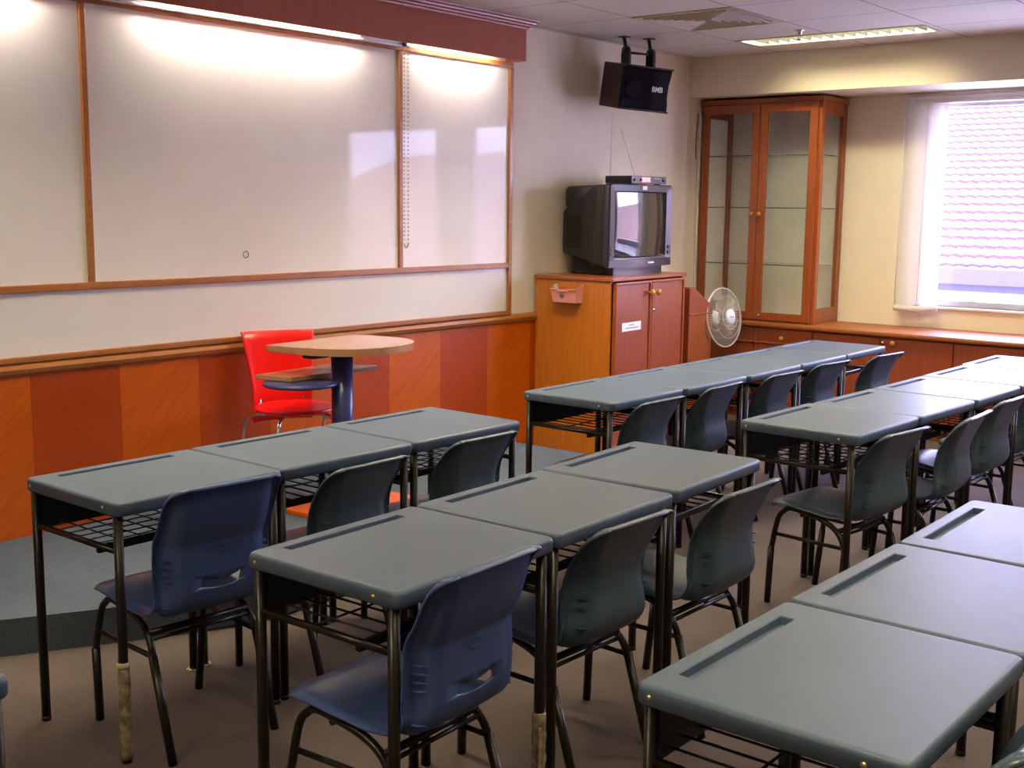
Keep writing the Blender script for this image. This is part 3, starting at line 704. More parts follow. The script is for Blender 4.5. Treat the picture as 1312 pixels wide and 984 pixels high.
D_ = [(2.554, 2.636, 1, 'dark slate chair behind the second desk of the front left row'), (3.125, 2.647, -2, 'dark slate chair at the third desk of the front left row, nearest the stage corner'),
      (2.527, 1.63, -2, 'dark slate chair right of the foreground navy chair'), (3.07, 1.58, -1, 'dark slate chair at the right end of the middle left row'),
      (4.245, 2.62, -2, 'dark slate chair at the first desk of the right block front row'), (4.81, 2.635, 1, 'dark slate chair second from the left in the right block front row'),
      (5.38, 2.61, -3, 'dark slate chair third from the left in the right block front row'), (5.93, 2.61, -6, 'dark slate chair fourth from the left in the right block front row'), (6.50, 2.535, -6, 'dark slate chair at the far end of the right block front row'),
      (4.242, 1.57, -8, 'dark slate chair standing slightly askew at the first desk of the right block second row'), (4.79, 1.49, 2, 'dark slate chair second from the left in the right block second row'),
      (5.33, 1.51, -3, 'dark slate chair third from the left in the right block second row'), (5.93, 1.52, -2, 'dark slate chair in second right row, cut off by the photo edge'),
      (1.905, 0.455, 0, 'dark slate chair showing only its top corner, bottom right')]
for a in D_: place_chair(False, a[0], a[1], R_(a[2]), a[3])

# ------------------------------------------------------------------ red chair and podium on the stage
ZP = 0.13
t = thing('red_chair', 'red chair with a round seat and chrome legs standing against the panelled wall', 'chair', (3.69, 4.31, ZP), R_(-21))
bm = BM(); lathe(bm, [(0, .452), (.15, .450), (.185, .455), (.193, .450), (.190, .438), (.16, .428), (0, .426)], 40); obj('seat', bm, M['red'], t)
bm = BM(); cols = []
for i in range(11):
    v_ = i/10; z = .355+.435*v_; wv = .150+.035*max(0, (v_-.35)/.65)**1.2; row = []
    yb = .215+.055*max(0, (v_-.35)/.65)**1.2
    for k in range(17):
        u = -1+k/8; xx = wv*math.sin(u*1.1)/math.sin(1.1); yy_ = yb-.050*(1-math.cos(u*1.1))
        row.append((xx, yy_, z))
    cols.append(row)
top_r = .03
fr_ = [[bm.verts.new((x_, y_, z)) for x_, y_, z in r] for r in cols]; bk_ = [[bm.verts.new((x_, y_+.011, z)) for x_, y_, z in r] for r in cols]
for G in (fr_, bk_):
    for A, B in zip(G, G[1:]):
        for k in range(16): bm.faces.new((A[k], A[k+1], B[k+1], B[k])).smooth = True
for k in range(16):
    bm.faces.new((fr_[0][k], fr_[0][k+1], bk_[0][k+1], bk_[0][k])); bm.faces.new((fr_[-1][k], fr_[-1][k+1], bk_[-1][k+1], bk_[-1][k]))
for A, B, a, b_ in zip(fr_, fr_[1:], bk_, bk_[1:]):
    bm.faces.new((A[0], B[0], b_[0], a[0])); bm.faces.new((A[-1], B[-1], b_[-1], a[-1]))
obj('backrest', bm, M['red'], t)
for s_ in (-1, 1):
    bm = BM(); tube(bm, smooth_path([(s_*.06, .02, .418), (s_*.15, .05, .418), (s_*.19, .12, .40), (s_*.205, .17, .33), (s_*.215, .20, .15), (s_*.22, .215, .0)], 4), .0105, 10); obj('leg', bm, M['chrome'], t)
    bm = BM(); tube(bm, smooth_path([(s_*.04, -.02, .418), (s_*.10, -.10, .418), (s_*.135, -.145, .40), (s_*.15, -.165, .33), (s_*.165, -.185, .15), (s_*.175, -.20, .0)], 4), .0105, 10); obj('leg', bm, M['chrome'], t)
    bm = BM(); tube(bm, smooth_path([(s_*.10, .10, .412), (s_*.11, .19, .425), (s_*.11, .215, .47)], 4), .009, 8); obj('back_support', bm, M['chrome'], t)

t = thing('lecturer_podium', 'small podium with curved wooden top on a thick dark blue column', 'podium', (3.70, 4.00, ZP))
def W2(pts, ox=3.70, oy=4.00): return [(a-ox, b_-oy) for a, b_ in pts]
topo = [(3.47, 4.25), (4.03, 4.295), (4.085, 4.20), (4.105, 4.05), (4.09, 3.95), (4.04, 3.87), (3.96, 3.82), (3.85, 3.795), (3.74, 3.80), (3.63, 3.84), (3.55, 3.93), (3.495, 4.08)]
cv_ = [p_.to_tuple()[:2] for p_ in smooth_path([(a, b_, 0) for a, b_ in topo[1:]], 4)]
bm = BM(); prism(bm, W2([topo[0]]+cv_), .735, .768, .004, seg=2); obj('curved_top', bm, M['podium_wood'], t)
sh_ = [(3.43, 4.285), (3.92, 4.32), (4.04, 4.117), (3.709, 4.080), (3.485, 4.100)]
bm = BM(); prism(bm, W2(sh_), .610, .633, .003, seg=2); obj('lower_shelf', bm, M['podium_wood'], t)
bm = BM(); lathe(bm, [(0, .585), (.158, .586), (.170, .592), (.170, .602), (.158, .608), (0, .609)], 36, Matrix.Translation((3.548-3.70, 4.112-4.00, 0))); obj('support_disc', bm, M['blue_metal'], t)
bm = BM(); lathe(bm, [(0, .02), (.05, .02), (.05, .735), (0, .735)], 32); obj('column', bm, M['blue_metal'], t)
bm = BM(); box(bm, -.16, -.06, .02, .09, .715, .735, .003); obj('bracket', bm, M['black'], t)
bm = BM(); prism(bm, W2([(3.47, 4.20), (3.72, 4.27), (4.02, 4.10), (4.05, 3.88), (3.80, 3.74), (3.48, 3.93)]), 0, .022, .003); obj('base_plate', bm, M['panel_light'], t)

# ------------------------------------------------------------------ tv cabinet
CA = R_(3.0)
t = thing('tv_cabinet', 'two-door cherry wood cabinet carrying the television', 'cabinet', (6.005, 4.105, 0), CA)
CW, CDp, CH = 0.925, 0.555, 1.105
bm = BM(); box(bm, 0, .018, 0, CDp, 0, CH-.022, .001); obj('side_panel', bm, M['side_wood'], t)
bm = BM(); box(bm, CW-.018, CW, 0, CDp, 0, CH-.022, .001); obj('side_panel', bm, M['side_wood'], t)
bm = BM(); box(bm, .018, CW-.018, CDp-.01, CDp, .02, CH-.022); box(bm, .018, CW-.018, .0, CDp-.01, .04, .06); obj('back_panel', bm, M['red_wood'], t)
bm = BM(); box(bm, -.012, CW+.012, -.022, CDp+.005, CH-.022, CH, .005, 2); obj('top_board', bm, M['cherry'], t)
bm = BM(); box(bm, .018, CW-.018, .02, .035, 0, .04); obj('plinth', bm, M['red_wood'], t)
def door(x0, x1, knob_x, z0=.045, z1=CH-.03, root=None, mat='red_wood', depth=-.004):
    bm = BM(); box(bm, x0, x1, depth-.016, depth, z0, z1, .002)
    d = obj('door', bm, M[mat], root)
    w_ = .016
    bm = BM()
    for a, b_, c, e in ((x0, x1, z1-w_, z1), (x0, x1, z0, z0+w_), (x0, x0+w_, z0+w_, z1-w_), (x1-w_, x1, z0+w_, z1-w_)):
        box(bm, a, b_, depth-.028, depth-.014, c, e, .005, 2)
    obj('door_moulding', bm, M['cherry'], d)
    if knob_x is not None:
        bm = BM(); lathe(bm, [(0, 0), (.009, 0), (.009, .012), (.019, .020), (.021, .030), (.015, .040), (0, .043)], 18, Matrix.Translation((knob_x, depth-.022, z1-.075)) @ Matrix.Rotation(PI/2, 4, 'X')); obj('knob', bm, M['knob'], d)
    return d
d1 = door(.022, CW/2-.003, CW/2-.035, root=t); d2 = door(CW/2+.003, CW-.022, CW/2+.045, root=t)
bm = BM(); lathe(bm, [(0, 0), (.011, 0), (.011, .006), (0, .007)], 14, Matrix.Translation((CW/2+.026, -.028, .885)) @ Matrix.Rotation(PI/2, 4, 'X')); box(bm, CW/2+.022, CW/2+.030, -.032, -.028, .86, .884, .001); obj('keyhole', bm, M['silver'], d2)
bm = BM(); box(bm, .115, .345, -.0215, -.0205, .770, .824); lb_ = obj('paper_label', bm, M['paper'], d1, 'white paper label')
bm = BM()
for k in range(7): box(bm, .200+k*.009, .206+k*.009, -.0219, -.0214, .803, .809+(k % 2)*.002)
for k in range(15): box(bm, .155+k*.0105, .1625+k*.0105, -.0219, -.0214, .785, .791+(k % 3)*.001)
obj('label_print', bm, M['text_dark'], lb_)

t = thing('wall_caddy', 'pink plastic holder box fixed high on the side of the television cabinet', 'holder', (6.002, 4.40, .945), CA)
bm = BM(); wd = .094
P0 = [(-.002, -wd, 0), (-.002, wd, 0), (-.075, wd-.012, 0), (-.075, -wd+.012, 0)]; P1 = [(-.002, -wd-.008, .115), (-.002, wd+.008, .115), (-.09, wd, .082), (-.09, -wd, .082)]
ins = .004
V0 = [bm.verts.new(p_) for p_ in P0]; V1 = [bm.verts.new(p_) for p_ in P1]
I1 = [bm.verts.new((p_[0]*(1) + (ins if p_[0] < -.05 else -ins*1.2), p_[1]*.95, p_[2])) for p_ in P1]; I0 = [bm.verts.new((p_[0]*.93-.003, p_[1]*.94, .004)) for p_ in P0]
bm.faces.new(V0); bm.faces.new(I0)
for k in range(4):
    bm.faces.new((V0[k], V0[(k+1) % 4], V1[(k+1) % 4], V1[k])); bm.faces.new((V1[k], V1[(k+1) % 4], I1[(k+1) % 4], I1[k])); bm.faces.new((I0[k], I0[(k+1) % 4], I1[(k+1) % 4], I1[k]))
obj('box_body', bm, M['pink'], t)
bm = BM(); pr = [(-.098, -.001), (-.098, .006)]
box(bm, -.098, -.088, wd-.045, wd+.004, .079, .086, .002); box(bm, -.098, -.088, -wd-.004, -.035, .079, .086, .002); box(bm, -.097, -.087, -.035, wd-.045, .069, .076, .002)
obj('rim', bm, M['pink'], t)
bm = BM(); lathe(bm, [(0, 0), (.017, 0), (.015, .003), (0, .004)], 20, Matrix.Translation((-.083, .012, .045)) @ Matrix.Rotation(-PI/2-.12, 4, 'Y')); obj('emblem', bm, M['text_dark'], t)
bm = BM(); tube(bm, [(-.05, .055, .02), (-.062, .075, .108)], .014, 10); o_ = tag(obj('marker_pen', bm, M['grey']), 'grey item sticking out of the pink holder box', 'pen'); o_.parent = None; o_.location = (6.002, 4.40, .945); o_.rotation_euler = (0, 0, CA)

# ------------------------------------------------------------------ television
t = thing('television', 'bulky charcoal tube television standing on the cherry cabinet', 'television', (6.545, 4.25, CH), 0)
def ringbox(bm, sec):  # sec: list of (y, x0,x1,z0,z1,r): rounded-rect sections lofted along y
    rings = []
    for y_, a, b_, c, d, r in sec:
        rings.append([bm.verts.new((x_, y_, z)) for x_, z in rrect(a, b_, c, d, r, 4)])
    for A, B in zip(rings, rings[1:]):
        for k in range(len(A)): bm.faces.new((A[k], A[(k+1) % len(A)], B[(k+1) % len(B)], B[k])).smooth = True
    bm.faces.new(rings[0]); bm.faces.new(list(reversed(rings[-1])))
bm = BM(); ringbox(bm, [(.03, -.362, .362, .055, .570, .02), (.14, -.352, .352, .06, .566, .03), (.20, -.335, .335, .085, .535, .035), (.385, -.31, .31, .125, .42, .03), (.40, -.30, .30, .13, .41, .03)])
ringbox(bm, [(.12, -.30, .30, .30, .568, .02), (.385, -.275, .275, .42, .560, .02), (.405, -.27, .27, .43, .548, .02)])
ringbox(bm, [(.06, -.28, .28, .0, .14, .01), (.36, -.255, .255, .0, .16, .01)])
body = obj('rear_housing', bm, M['tv'], t)
bm = BM()
for k in range(15):
    for q in range(9): box(bm, -.337+q*.0007, -.333+q*.0007, .235+q*.013, .243+q*.013, .17+k*.014, .179+k*.014)
obj('vent_slots', bm, M['black'], body)
bm = BM()
for q in range(10):
    for k in range(6): box(bm, -.284+.0009*q, -.279+.0009*q, .10+q*.024, .114+q*.024, .03+k*.014, .039+k*.014)
obj('lower_vent_slots', bm, M['black'], body)
# front bezel ring
bm = BM()
def zx(loop, y_): return [bm.verts.new((x_, y_, z)) for x_, z in loop]
o0 = zx(rrect(-.368, .368, .052, .574, .022, 4), .035); o1 = zx(rrect(-.370, .370, .050, .576, .022, 4), .0); o2 = zx(rrect(-.362, .362, .058, .568, .018, 4), -.010)
i0 = zx(rrect(-.302, .302, .108, .530, .012, 4), -.004); i1 = zx(rrect(-.288, .288, .120, .518, .012, 4), .018)
n = len(o0)
for A, B in ((o0, o1), (o1, o2), (o2, i0), (i0, i1)):
    for k in range(n): bm.faces.new((A[k], A[(k+1) % n], B[(k+1) % n], B[k])).smooth = (A is o0)
bz = obj('bezel', bm, M['tv_front'], t)
# bowed lower lip
bm = BM(); out_ = [(-.366, .02), (-.366, -.006)]+[(-.366+.732*k/16, -.008-.030*math.sin(PI*k/16)) for k in range(17)]+[(.366, .02)]
prism(bm, out_, .050, .102, .004); obj('lower_lip', bm, M['tv_front'], bz)
bm = BM(); prism(bm, [(-.285, .06), (-.285, .015)]+[(-.285+.57*k/12, .012-.018*math.sin(PI*k/12)) for k in range(13)]+[(.285, .06)], .0, .048, .004); obj('foot', bm, M['tv_front'], t)
# curved picture tube
bm = BM(); g = []
for i in range(17):
    row = []
    for k in range(21):
        x_ = -.292+.584*k/20; z = .116+.406*i/16; xn, zn = x_/.292, (z-.319)/.203
        row.append(bm.verts.new((x_, .016-.019*(1-xn*xn*.9) - .008*(1-zn*zn)+.002, z)))
    g.append(row)
for A, B in zip(g, g[1:]):
    for k in range(20): bm.faces.new((A[k], A[k+1], B[k+1], B[k])).smooth = True
obj('screen', bm, M['screen'], t)
for s_ in (-1, 1):
    bm = BM()
    for z in (.125, .160): box(bm, s_*.335-.014, s_*.335+.014, -.0125, -.008, z, z+.022, .001)
    obj('side_buttons', bm, M['black'], bz)
bm = BM()
for k in range(6): box(bm, .040+k*.0115, .049+k*.0115, -.0405, -.037, .070, .082-(k % 2)*.002)
obj('maker_badge', bm, M['text_white'], bz)
bm = BM(); box(bm, -.005, .050, -.012, -.0105, .540, .565); obj('sticker', bm, M['paper'], bz)

t = thing('wireless_receiver', 'slim black receiver box with red display and antennas lying on the television', 'receiver', (6.655, 4.27, CH+.5745), 0)
bm = BM(); box(bm, -.205, .205, 0, .20, .008, .054, .002); obj('case', bm, M['black'], t)
bm = BM(); box(bm, -.207, .207, -.006, .001, .007, .055, .001); fp = obj('front_panel', bm, M['tv_front'], t)
bm = BM(); box(bm, -.087, .010, -.0075, -.005, .018, .046); obj('display', bm, M['red_led'], fp)
bm = BM()
for x_ in (-.175, -.10, .165): lathe(bm, [(0, 0), (.008, 0), (.008, .008), (0, .009)], 10, Matrix.Translation((x_, -.006, .03)) @ Matrix.Rotation(PI/2, 4, 'X'))
obj('knob', bm, M['black'], fp)
bm = BM(); box(bm, .06, .14, -.0068, -.005, .040, .042); box(bm, .135, .143, -.0075, -.005, .022, .032); obj('front_marks', bm, M['text_white'], fp)
bm = BM()
for x_ in (-.17, .15): box(bm, x_, x_+.03, .02, .05, 0, .008); box(bm, x_, x_+.03, .15, .18, 0, .008)
obj('feet', bm, M['black'], t)
for a, b_ in (((-.178, .18, .05), (-.155, .19, .455)), ((.12, .18, .05), (-.035, .20, .36))):
    bm = BM(); tube(bm, [a, b_], [.0028, .0016], 6); obj('antenna', bm, M['ivory'], t)

# ------------------------------------------------------------------ karaoke loudspeaker on ceiling bracket
ca, cbx, cc = R_(-23.9), R_(8.8), R_(2.47)
RM = Matrix.Rotation(ca, 4, 'Z') @ Matrix.Rotation(cbx, 4, 'X') @ Matrix.Rotation(cc, 4, 'Y')
t = thing('loudspeaker', 'dark angled loudspeaker hanging from a bracket under the ceiling corner', 'speaker', (6.651, 4.38, 2.302))
hx, hy, hz = .1845, .1345, .140
bm = BM(); box(bm, -hx, hx, -hy+.035, hy, -hz, hz, .004, M4=RM); obj('cabinet_box', bm, M['speaker_side'], t)
bm = BM()
rings = []
for i in range(15):
    z = -hz+.012+(2*hz-.024)*i/14; zn = (z/hz)
    row = []
    for k in range(25):
        x_ = -hx+.006+(2*hx-.008)*k/24; xn = x_/hx
        bul = .030*math.exp(-((xn-.25)/.42)**2)*(1-.6*zn*zn)
        side = .018*math.exp(-(zn/.45)**2)*max(0, (xn-.7)/.3)
        row.append(bm.verts.new(RM @ Vector((x_-side, -hy+.034-.012-bul, z))))
    rings.append(row)
for A, B in zip(rings, rings[1:]):
    for k in range(24): bm.faces.new((A[k], A[k+1], B[k+1], B[k])).smooth = True
# back skirt of grille
R0 = [rings[0][k] for k in range(25)]; R1 = [rings[-1][k] for k in range(25)]
loop = R0+[r[-1] for r in rings[1:-1]]+list(reversed(R1))+[r[0] for r in reversed(rings[1:-1])]
inn = [bm.verts.new(v_.co + RM.to_3x3() @ Vector((0, .022, 0))) for v_ in loop]
for k in range(len(loop)): bm.faces.new((loop[k], loop[(k+1) % len(loop)], inn[(k+1) % len(loop)], inn[k]))
grl = obj('grille', bm, M['grille'], t)
bm = BM(); box(bm, -hx, hx, -hy+.004, -hy+.036, hz-.012, hz, .002, M4=RM); box(bm, -hx, hx, -hy+.004, -hy+.036, -hz, -hz+.012, .002, M4=RM); obj('front_trim', bm, M['speaker_side'], t)
bm = BM(); lathe(bm, [(.062, 0), (.060, .006), (.045, .003), (.02, .004), (0, .006)], 28, RM @ Matrix.Translation((-.095, -hy+.016, -.01)) @ Matrix.Rotation(PI/2, 4, 'X')); obj('driver_cone', bm, M['grille'], grl)
text_mesh('speaker_lettering', 'BMB', .046, M['text_white'], RM @ Matrix.Translation((.062, -hy-.0085-.0095, .002)) @ Matrix.Rotation(PI/2, 4, 'X'), grl, xs=.95, bold=.0012)
bm = BM()
for x_ in (-.085, .105):
    p_ = RM @ Vector((x_, .03, hz)); zt = ZC-2.302
    lathe(bm, [(0, -.014), (.034, -.014), (.036, 0), (.034, .014), (0, .014)], 20, Matrix.Translation((p_.x, p_.y, p_.z+.078)) @ Matrix.Rotation(R_(-20), 4, 'Z') @ Matrix.Rotation(PI/2, 4, 'Y'))
    box(bm, p_.x-.016, p_.x+.016, p_.y-.03, p_.y+.03, p_.z-.012, p_.z+.072, .003)
    tube(bm, [(p_.x, p_.y, p_.z+.09), (p_.x, p_.y+.02, zt-.003)], .012, 8)
    box(bm, p_.x-.028, p_.x+.028, p_.y-.015, p_.y+.05, zt-.006, zt, .001)
pa, pb = RM @ Vector((-.085, .03, hz)), RM @ Vector((.105, .03, hz))
tube(bm, [(pa.x, pa.y, pa.z+.072), (pb.x, pb.y, pb.z+.076)], [.009, .006], 8)
obj('mounting_bracket', bm, M['black'], t)

# cable trunking
t = tag(None or obj('cable_trunking', (lambda b: (box(b, 7.955, 7.985, YW-.018, YW-.0005, .75, 2.24, .003), b)[1])(BM()), M['ivory']), 'thin cream cable trunking running down the wall left of the glass cabinet', 'trunking')
bm = BM(); tube(bm, smooth_path([(7.95, YW-.006, 2.23), (7.93, YW-.008, 2.12), (7.925, YW-.008, 2.0), (7.935, YW-.006, 1.90)], 5), .0035, 6); tag(obj('cable', bm, M['fascia']), 'short dark cable hanging on the wall beside the trunking', 'cable')

# ------------------------------------------------------------------ lectern
t = thing('wooden_lectern', 'cherry wood lectern with sloping top beside the television cabinet', 'lectern', (7.16, 4.225, 0), 0)
def side_pr(bm, prof, y0, y1, bev=0):
    prism(bm, prof, y0, y1, bev, M4=Matrix(((1, 0, 0, 0), (0, 0, 1, 0), (0, 1, 0, 0), (0, 0, 0, 1))))
bm = BM(); side_pr(bm, [(0, .80), (.305, .80), (.305, .835), (.28, .86), (.055, .985), (0, .985)], 0, .018); obj('upper_side', bm, M['red_wood'], t)
bm = BM(); side_pr(bm, [(0, .80), (.305, .80), (.305, .835), (.28, .86), (.055, .985), (0, .985)], .36, .378); obj('upper_side', bm, M['red_wood'], t)
bm = BM(); box(bm, 0, .305, .002, .020, 0, .796); obj('side_panel', bm, M['cherry'], t)
bm = BM(); box(bm, 0, .305, .358, .376, 0, .796); obj('side_panel', bm, M['cherry'], t)
bm = BM(); box(bm, -.012, .0, 0, .378, 0, .985, .001); obj('front_panel', bm, M['red_wood'], t)
bm = BM(); box(bm, .0, .31, -.006, .384, .795, .806, .003); obj('ledge', bm, M['cherry'], t)
bm = BM()
v4 = Matrix.Translation((.17, .189, .925)) @ Matrix.Rotation(math.atan2(.125, .225), 4, 'Y')
box(bm, -.12, .13, -.17, .17, -.008, .004, .002, M4=v4); obj('sloping_top', bm, M['cherry'], t)

# ------------------------------------------------------------------ pedestal fan
FX, FY, FZ = 7.60, 4.20, .757
t = thing('pedestal_fan', 'white pedestal fan with round wire cage behind the lectern', 'fan', (FX, FY+.12, 0), R_(0))
AX = Matrix.Translation((0, -.12, FZ)) @ Matrix.Rotation(R_(-5), 4, 'Z') @ Matrix.Rotation(R_(82), 4, 'X')   # local z -> -Y (faces the class)
RC = .212
def cage(zf, rim, nw, name, zrim):
    bm = BM()
    for k in range(nw):
        a = 2*PI*k/nw
        pts = []
        for q in range(7):
            s_ = q/6; r = .045+(rim-.045)*s_; aa = a+.25*(1-s_)
            z = zrim+(zf-zrim)*math.cos(s_*PI/2)
            pts.append(AX @ Vector((r*math.cos(aa), r*math.sin(aa), z)))
        tube(bm, pts, .0011, 3, cap=False)
    for rr_ in (rim, rim*.72, rim*.42):
        s_ = (rr_-.045)/(rim-.045); z = zrim+(zf-zrim)*math.cos(s_*PI/2)
        tube(bm, [AX @ Vector((rr_*math.cos(2*PI*k/40), rr_*math.sin(2*PI*k/40), z)) for k in range(40)], .0042 if rr_ == rim else .0016, 6, closed=True)
    return obj(name, bm, M['ivory'], t)
fcg = cage(.055, RC, 72, 'front_cage', .0); cage(-.085, RC, 56, 'rear_cage', -.006)
bm = BM(); lathe(bm, [(0, .066), (.04, .064), (.055, .058), (.057, .050), (.05, .046), (0, .046)], 28, AX); hub = obj('hub_cap', bm, M['white'], fcg)
bm = BM()
for k in range(6): box(bm, -.024+k*.008, -.018+k*.008, -.003, .003, .0655, .0662, M4=AX)
obj('badge_print', bm, M['text_dark'], hub)
bm = BM()
for k in range(3):
    a0 = k*2*PI/3; rows = []
    for i in range(6):
        r = .045+.145*i/5; row = []
        for q in range(7):
            w_ = (.42+.55*math.sin(PI*(.25+.6*i/5)))*(q/6-.5); a = a0+w_+.3*i/5
            row.append(bm.verts.new(AX @ Vector((r*math.cos(a), r*math.sin(a), -.022+.05*(q/6-.5)))))
        rows.append(row)
    for A, B in zip(rows, rows[1:]):
        for q in range(6): bm.faces.new((A[q], A[q+1], B[q+1], B[q])).smooth = True
lathe(bm, [(0, .02), (.035, .018), (.04, 0), (.04, -.03), (0, -.035)], 20, AX)
obj('blades', bm, M['fan_blade'], t)
bm = BM(); lathe(bm, [(0, -.07), (.05, -.07), (.055, -.09), (.05, -.16), (.03, -.19), (0, -.195)], 24, AX); obj('motor_housing', bm, M['white'], t)
bm = BM(); tube(bm, [(0, 0.03, .03), (0, 0.03, FZ-.04)], .014, 12); obj('pole', bm, M['white'], t)
bm = BM(); lathe(bm, [(0, 0), (.115, 0), (.12, .012), (.10, .028), (.03, .045), (0, .045)], 32, Matrix.Translation((0, .03, 0))); obj('base', bm, M['white'], t)
bm = BM(); tube(bm, [AX @ Vector((0, RC, 0)), AX @ Vector((0, RC+.012, .004))], .005, 6); obj('cage_clip', bm, M['chrome'], fcg)

# ------------------------------------------------------------------ built-in counter under the windows
XF = 7.87
t = thing('window_counter', 'long orange-brown wooden counter top with rounded nose running under the windows', 'counter', (XF, 1.0, .71))
bm = BM(); prof = [(0, .0)]+[(-.018*math.sin(PI*k/8), -.017+.017*math.cos(PI*k/8)) for k in range(9)]+[(XW-XF-.0, -.034), (XW-XF, 0)]
prof = prof[1:]
rr_ = []
for y_ in (YB+.002, YW-.002): rr_.append([bm.verts.new((x_, y_-1.0, z)) for x_, z in prof])
A, B = rr_
for k in range(len(prof)): bm.faces.new((A[k], A[(k+1) % len(prof)], B[(k+1) % len(prof)], B[k])).smooth = (k < 8)
bm.faces.new(A); bm.faces.new(list(reversed(B))); obj('worktop', bm, M['counter_wood'], t)
# base units: each a thing with its own doors or drawers
units = [(4.105, 4.66, 'drawer', 'leftmost base unit under the glass cabinet, behind the fan'), (3.645, 4.105, 'drawer', 'drawer base unit below the glass display cabinet'), (3.150, 3.645, 'door', 'plain one-door base unit right of the drawer unit'),
         (2.650, 3.150, 'lock', 'base unit with a lock and orange knob on its door'), (2.150, 2.650, 'door', 'base unit under the left part of the window'), (1.650, 2.150, 'lock', 'base unit under the right part of the window'), (1.15, 1.65, 'door', 'base unit beyond the right edge of the photo')]
for y0, y1, kind, lab in units:
    t = thing('base_cabinet', 'cherry wood '+lab, 'cabinet', (XF+.012, (y0+y1)/2, 0), -PI/2, 'base units under the window counter')
    w2 = (y1-y0)/2-.0015; zt = .674
    # local x runs along -Y(world), local y runs along +X(world)
    bm = BM(); box(bm, -w2, w2, .018, .52, .06, zt); box(bm, -w2, w2, .05, .07, 0, .06); obj('carcass', bm, M['red_wood'], t)
    def front(z0, z1, nm, knobs):
        bm = BM(); box(bm, -w2+.002, w2-.002, 0, .017, z0, z1, .002); d = obj(nm, bm, M['red_wood'], t)
        if nm == 'drawer':
            bm = BM(); 
            for a, b_, c, e in ((-w2+.002, w2-.002, z1-.012, z1), (-w2+.002, w2-.002, z0, z0+.012), (-w2+.002, -w2+.014, z0+.012, z1-.012), (w2-.014, w2-.002, z0+.012, z1-.012)): box(bm, a, b_, -.008, .0, c, e, .003, 2)
            obj('moulding', bm, M['cherry'], d)
        for kx, kz, mt in knobs:
            bm = BM(); sc_ = .62 if mt == 'silver' else 1
            lathe(bm, [(0, 0), (.008*sc_, 0), (.008*sc_, .01), (.016*sc_, .018), (.018*sc_, .026), (.012*sc_, .034), (0, .036)], 16, Matrix.Translation((kx, 0, kz)) @ Matrix.Rotation(PI/2, 4, 'X')); obj('lock' if mt == 'silver' else 'knob', bm, M[mt], d)
        return d
    if kind == 'drawer': front(.562, zt-.003, 'drawer', [(0 if y0 < 4 else .1, .608, 'knob')]); front(.065, .556, 'door', [])
    elif kind == 'lock': front(.065, zt-.003, 'door', [(-w2+.095, .640, 'knob'), (-w2+.028, .640, 'silver')])
    else: front(.065, zt-.003, 'door', [])

# ------------------------------------------------------------------ glass display cabinet
t = thing('display_cabinet', 'tall empty cherry wood display cabinet with two glass doors on the counter', 'cabinet', (8.0, 4.18, .71), -PI/2)
W0, W1 = -.478, .478; DC = .415; HC = 2.325-.71
w_ = .05
bm = BM(); box(bm, W0-.02, W1+.012, -.018, DC, HC-.035, HC, .003); obj('top_cornice', bm, M['cherry'], t)
bm = BM(); box(bm, W0, W1, .0, DC, 0, .022); obj('bottom_board', bm, M['cherry'], t)
bm = BM(); box(bm, W0, W1, DC-.008, DC, .022, HC-.035); obj('back_panel', bm, M['cab_inner'], t)
for (a, b_) in ((W0, W0+.03), (W1-.03, W1)):
    for (c, d) in ((0.0, .05), (DC-.065, DC)):
        bm = BM(); box(bm, a, b_, c, d, .022, HC-.035, .002); obj('corner_post', bm, M['cherry'], t)
for s_ in (W0, W1-.022):
    for za, zb_ in ((.022, .11), (HC-.125, HC-.035)):
        bm = BM(); box(bm, s_, s_+.022, .05, DC-.065, za, zb_, .002); obj('side_rail', bm, M['cherry'], t)
    bm = BM(); box(bm, s_+.009, s_+.013, .05, DC-.065, .11, HC-.125)
    if s_ == W0: obj('side_panel', bm, M['cab_inner'], t)
    else: obj('side_glass', bm, M['cab_glass'], t)
mid = .005
for a, b_, kx in ((W0+.004, mid-.002, mid-.028), (mid+.002, W1-.026, mid+.030)):
    bm = BM(); z0, z1 = .012, HC-.042
    wl = .060
    for p_ in ((a, b_, z0, z0+.055), (a, b_, z1-.062, z1), (a, a+wl, z0+.055, z1-.062), (b_-wl, b_, z0+.055, z1-.062)): box(bm, p_[0], p_[1], -.022, -.002, p_[2], p_[3], .002)
    d = obj('glass_door', bm, M['cherry'], t)
    bm = BM(); box(bm, a+wl-.004, b_-wl+.004, -.014, -.010, z0+.05, z1-.058); obj('door_glass', bm, M['cab_glass'], d)
    bm = BM(); lathe(bm, [(0, 0), (.008, 0), (.008, .01), (.015, .018), (.017, .026), (.012, .034), (0, .036)], 16, Matrix.Translation((kx, -.022, .785)) @ Matrix.Rotation(PI/2, 4, 'X')); obj('knob', bm, M['knob'], d)
bm = BM(); lathe(bm, [(0, 0), (.010, 0), (.010, .008), (0, .009)], 14, Matrix.Translation((mid+.052, -.022, .045)) @ Matrix.Rotation(PI/2, 4, 'X')); obj('lock', bm, M['silver'], t)
for z in (.412, .827, 1.205):
    bm = BM(); box(bm, W0+.024, W1-.032, .031, DC-.012, z+.0005, z+.0065); box(bm, W0+.024, W1-.032, .029, .031, z, z+.007, mi=1); box(bm, W1-.032, W1-.030, .031, DC-.07, z, z+.007, mi=1); obj('glass_shelf', bm, [M['shelf_pane'], M['shelf_glass']], t)

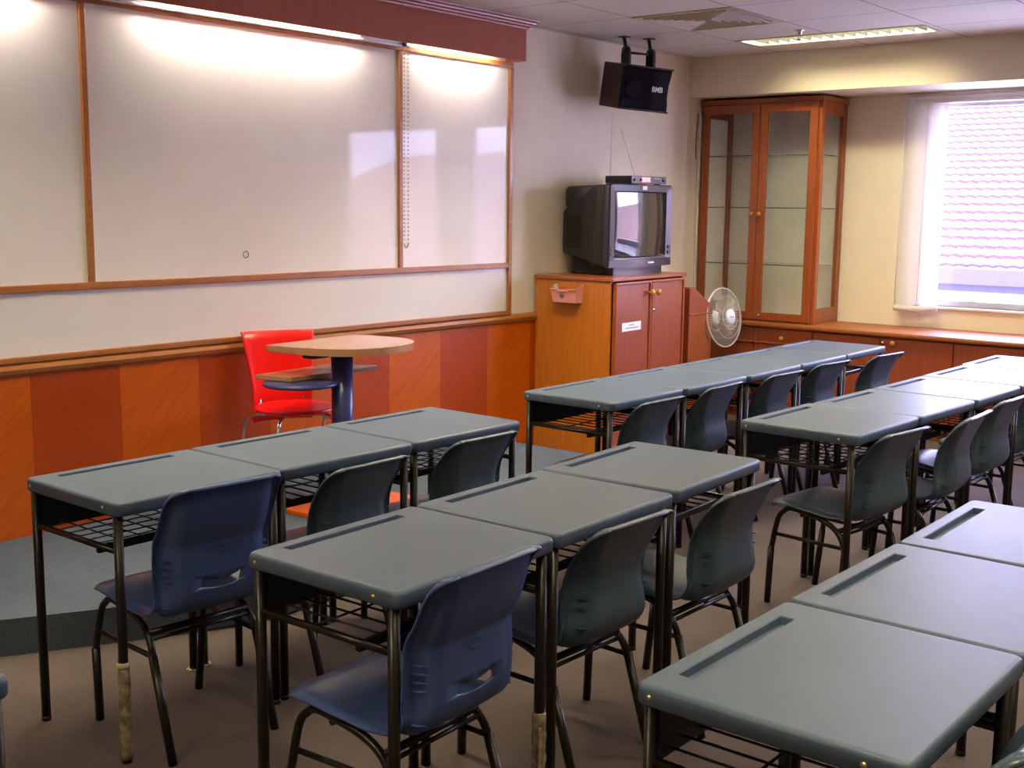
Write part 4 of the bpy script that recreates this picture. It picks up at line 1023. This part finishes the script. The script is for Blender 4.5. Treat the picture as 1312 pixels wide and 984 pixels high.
# ------------------------------------------------------------------ neighbouring buildings outside the windows
def tiled_roof(name, x0, z0, x1, z1, y0, y1, lab, n=20):
    t = thing(name, lab, 'building', (x0, (y0+y1)/2, -4), 0)
    L_ = math.hypot(x1-x0, z1-z0); dx, dz = (x1-x0)/n, (z1-z0)/n; yc = (y0+y1)/2
    bm = BM(); NY = int((y1-y0)/.15)
    for i in range(n):
        A, B = [], []
        for k in range(NY*4+1):
            y_ = y0+(y1-y0)*k/(NY*4); c = .045*abs(math.sin(k*PI/4))
            A.append(bm.verts.new((i*dx-.05, y_-yc, z0+4+i*dz+.018+c*.35))); B.append(bm.verts.new(((i+1)*dx, y_-yc, z0+4+(i+1)*dz-.016+c*.35)))
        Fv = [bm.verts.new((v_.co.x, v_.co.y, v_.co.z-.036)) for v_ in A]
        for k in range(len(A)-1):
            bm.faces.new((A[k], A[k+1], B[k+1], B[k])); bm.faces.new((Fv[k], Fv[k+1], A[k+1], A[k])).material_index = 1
    obj('tiled_roof', bm, [M['roof'], M['tile_shade']], t)
    bm = BM(); box(bm, .5, x1-x0, y0-yc+.3, y1-yc-.3, 0, z0+4-.1); obj('wall', bm, M['plaster'], t)
    bm = BM(); box(bm, -.12, -.02, y0-yc, y1-yc, z0+4-.22, z0+4-.02, .01); box(bm, -.02, .5, y0-yc, y1-yc, z0+4-.30, z0+4-.22); obj('gutter', bm, M['fascia'], t)
    return t
# eave line seen at z about 1.0 twelve metres away
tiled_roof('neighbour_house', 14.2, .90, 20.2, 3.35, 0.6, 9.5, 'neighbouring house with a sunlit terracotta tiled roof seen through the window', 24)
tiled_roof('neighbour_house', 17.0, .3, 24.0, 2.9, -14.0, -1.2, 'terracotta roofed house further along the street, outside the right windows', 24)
bm = BM(); box(bm, 12.6, 14.0, 1.0, 9.0, -4, .42); tag(obj('neighbour_annex', bm, M['plaster']), 'low white flat-roofed annex in front of the tiled roof outside', 'building')
bm = BM(); box(bm, 8.7, 60, -40, 40, -4.1, -4.0); struct('ground', bm, M['asphalt'])
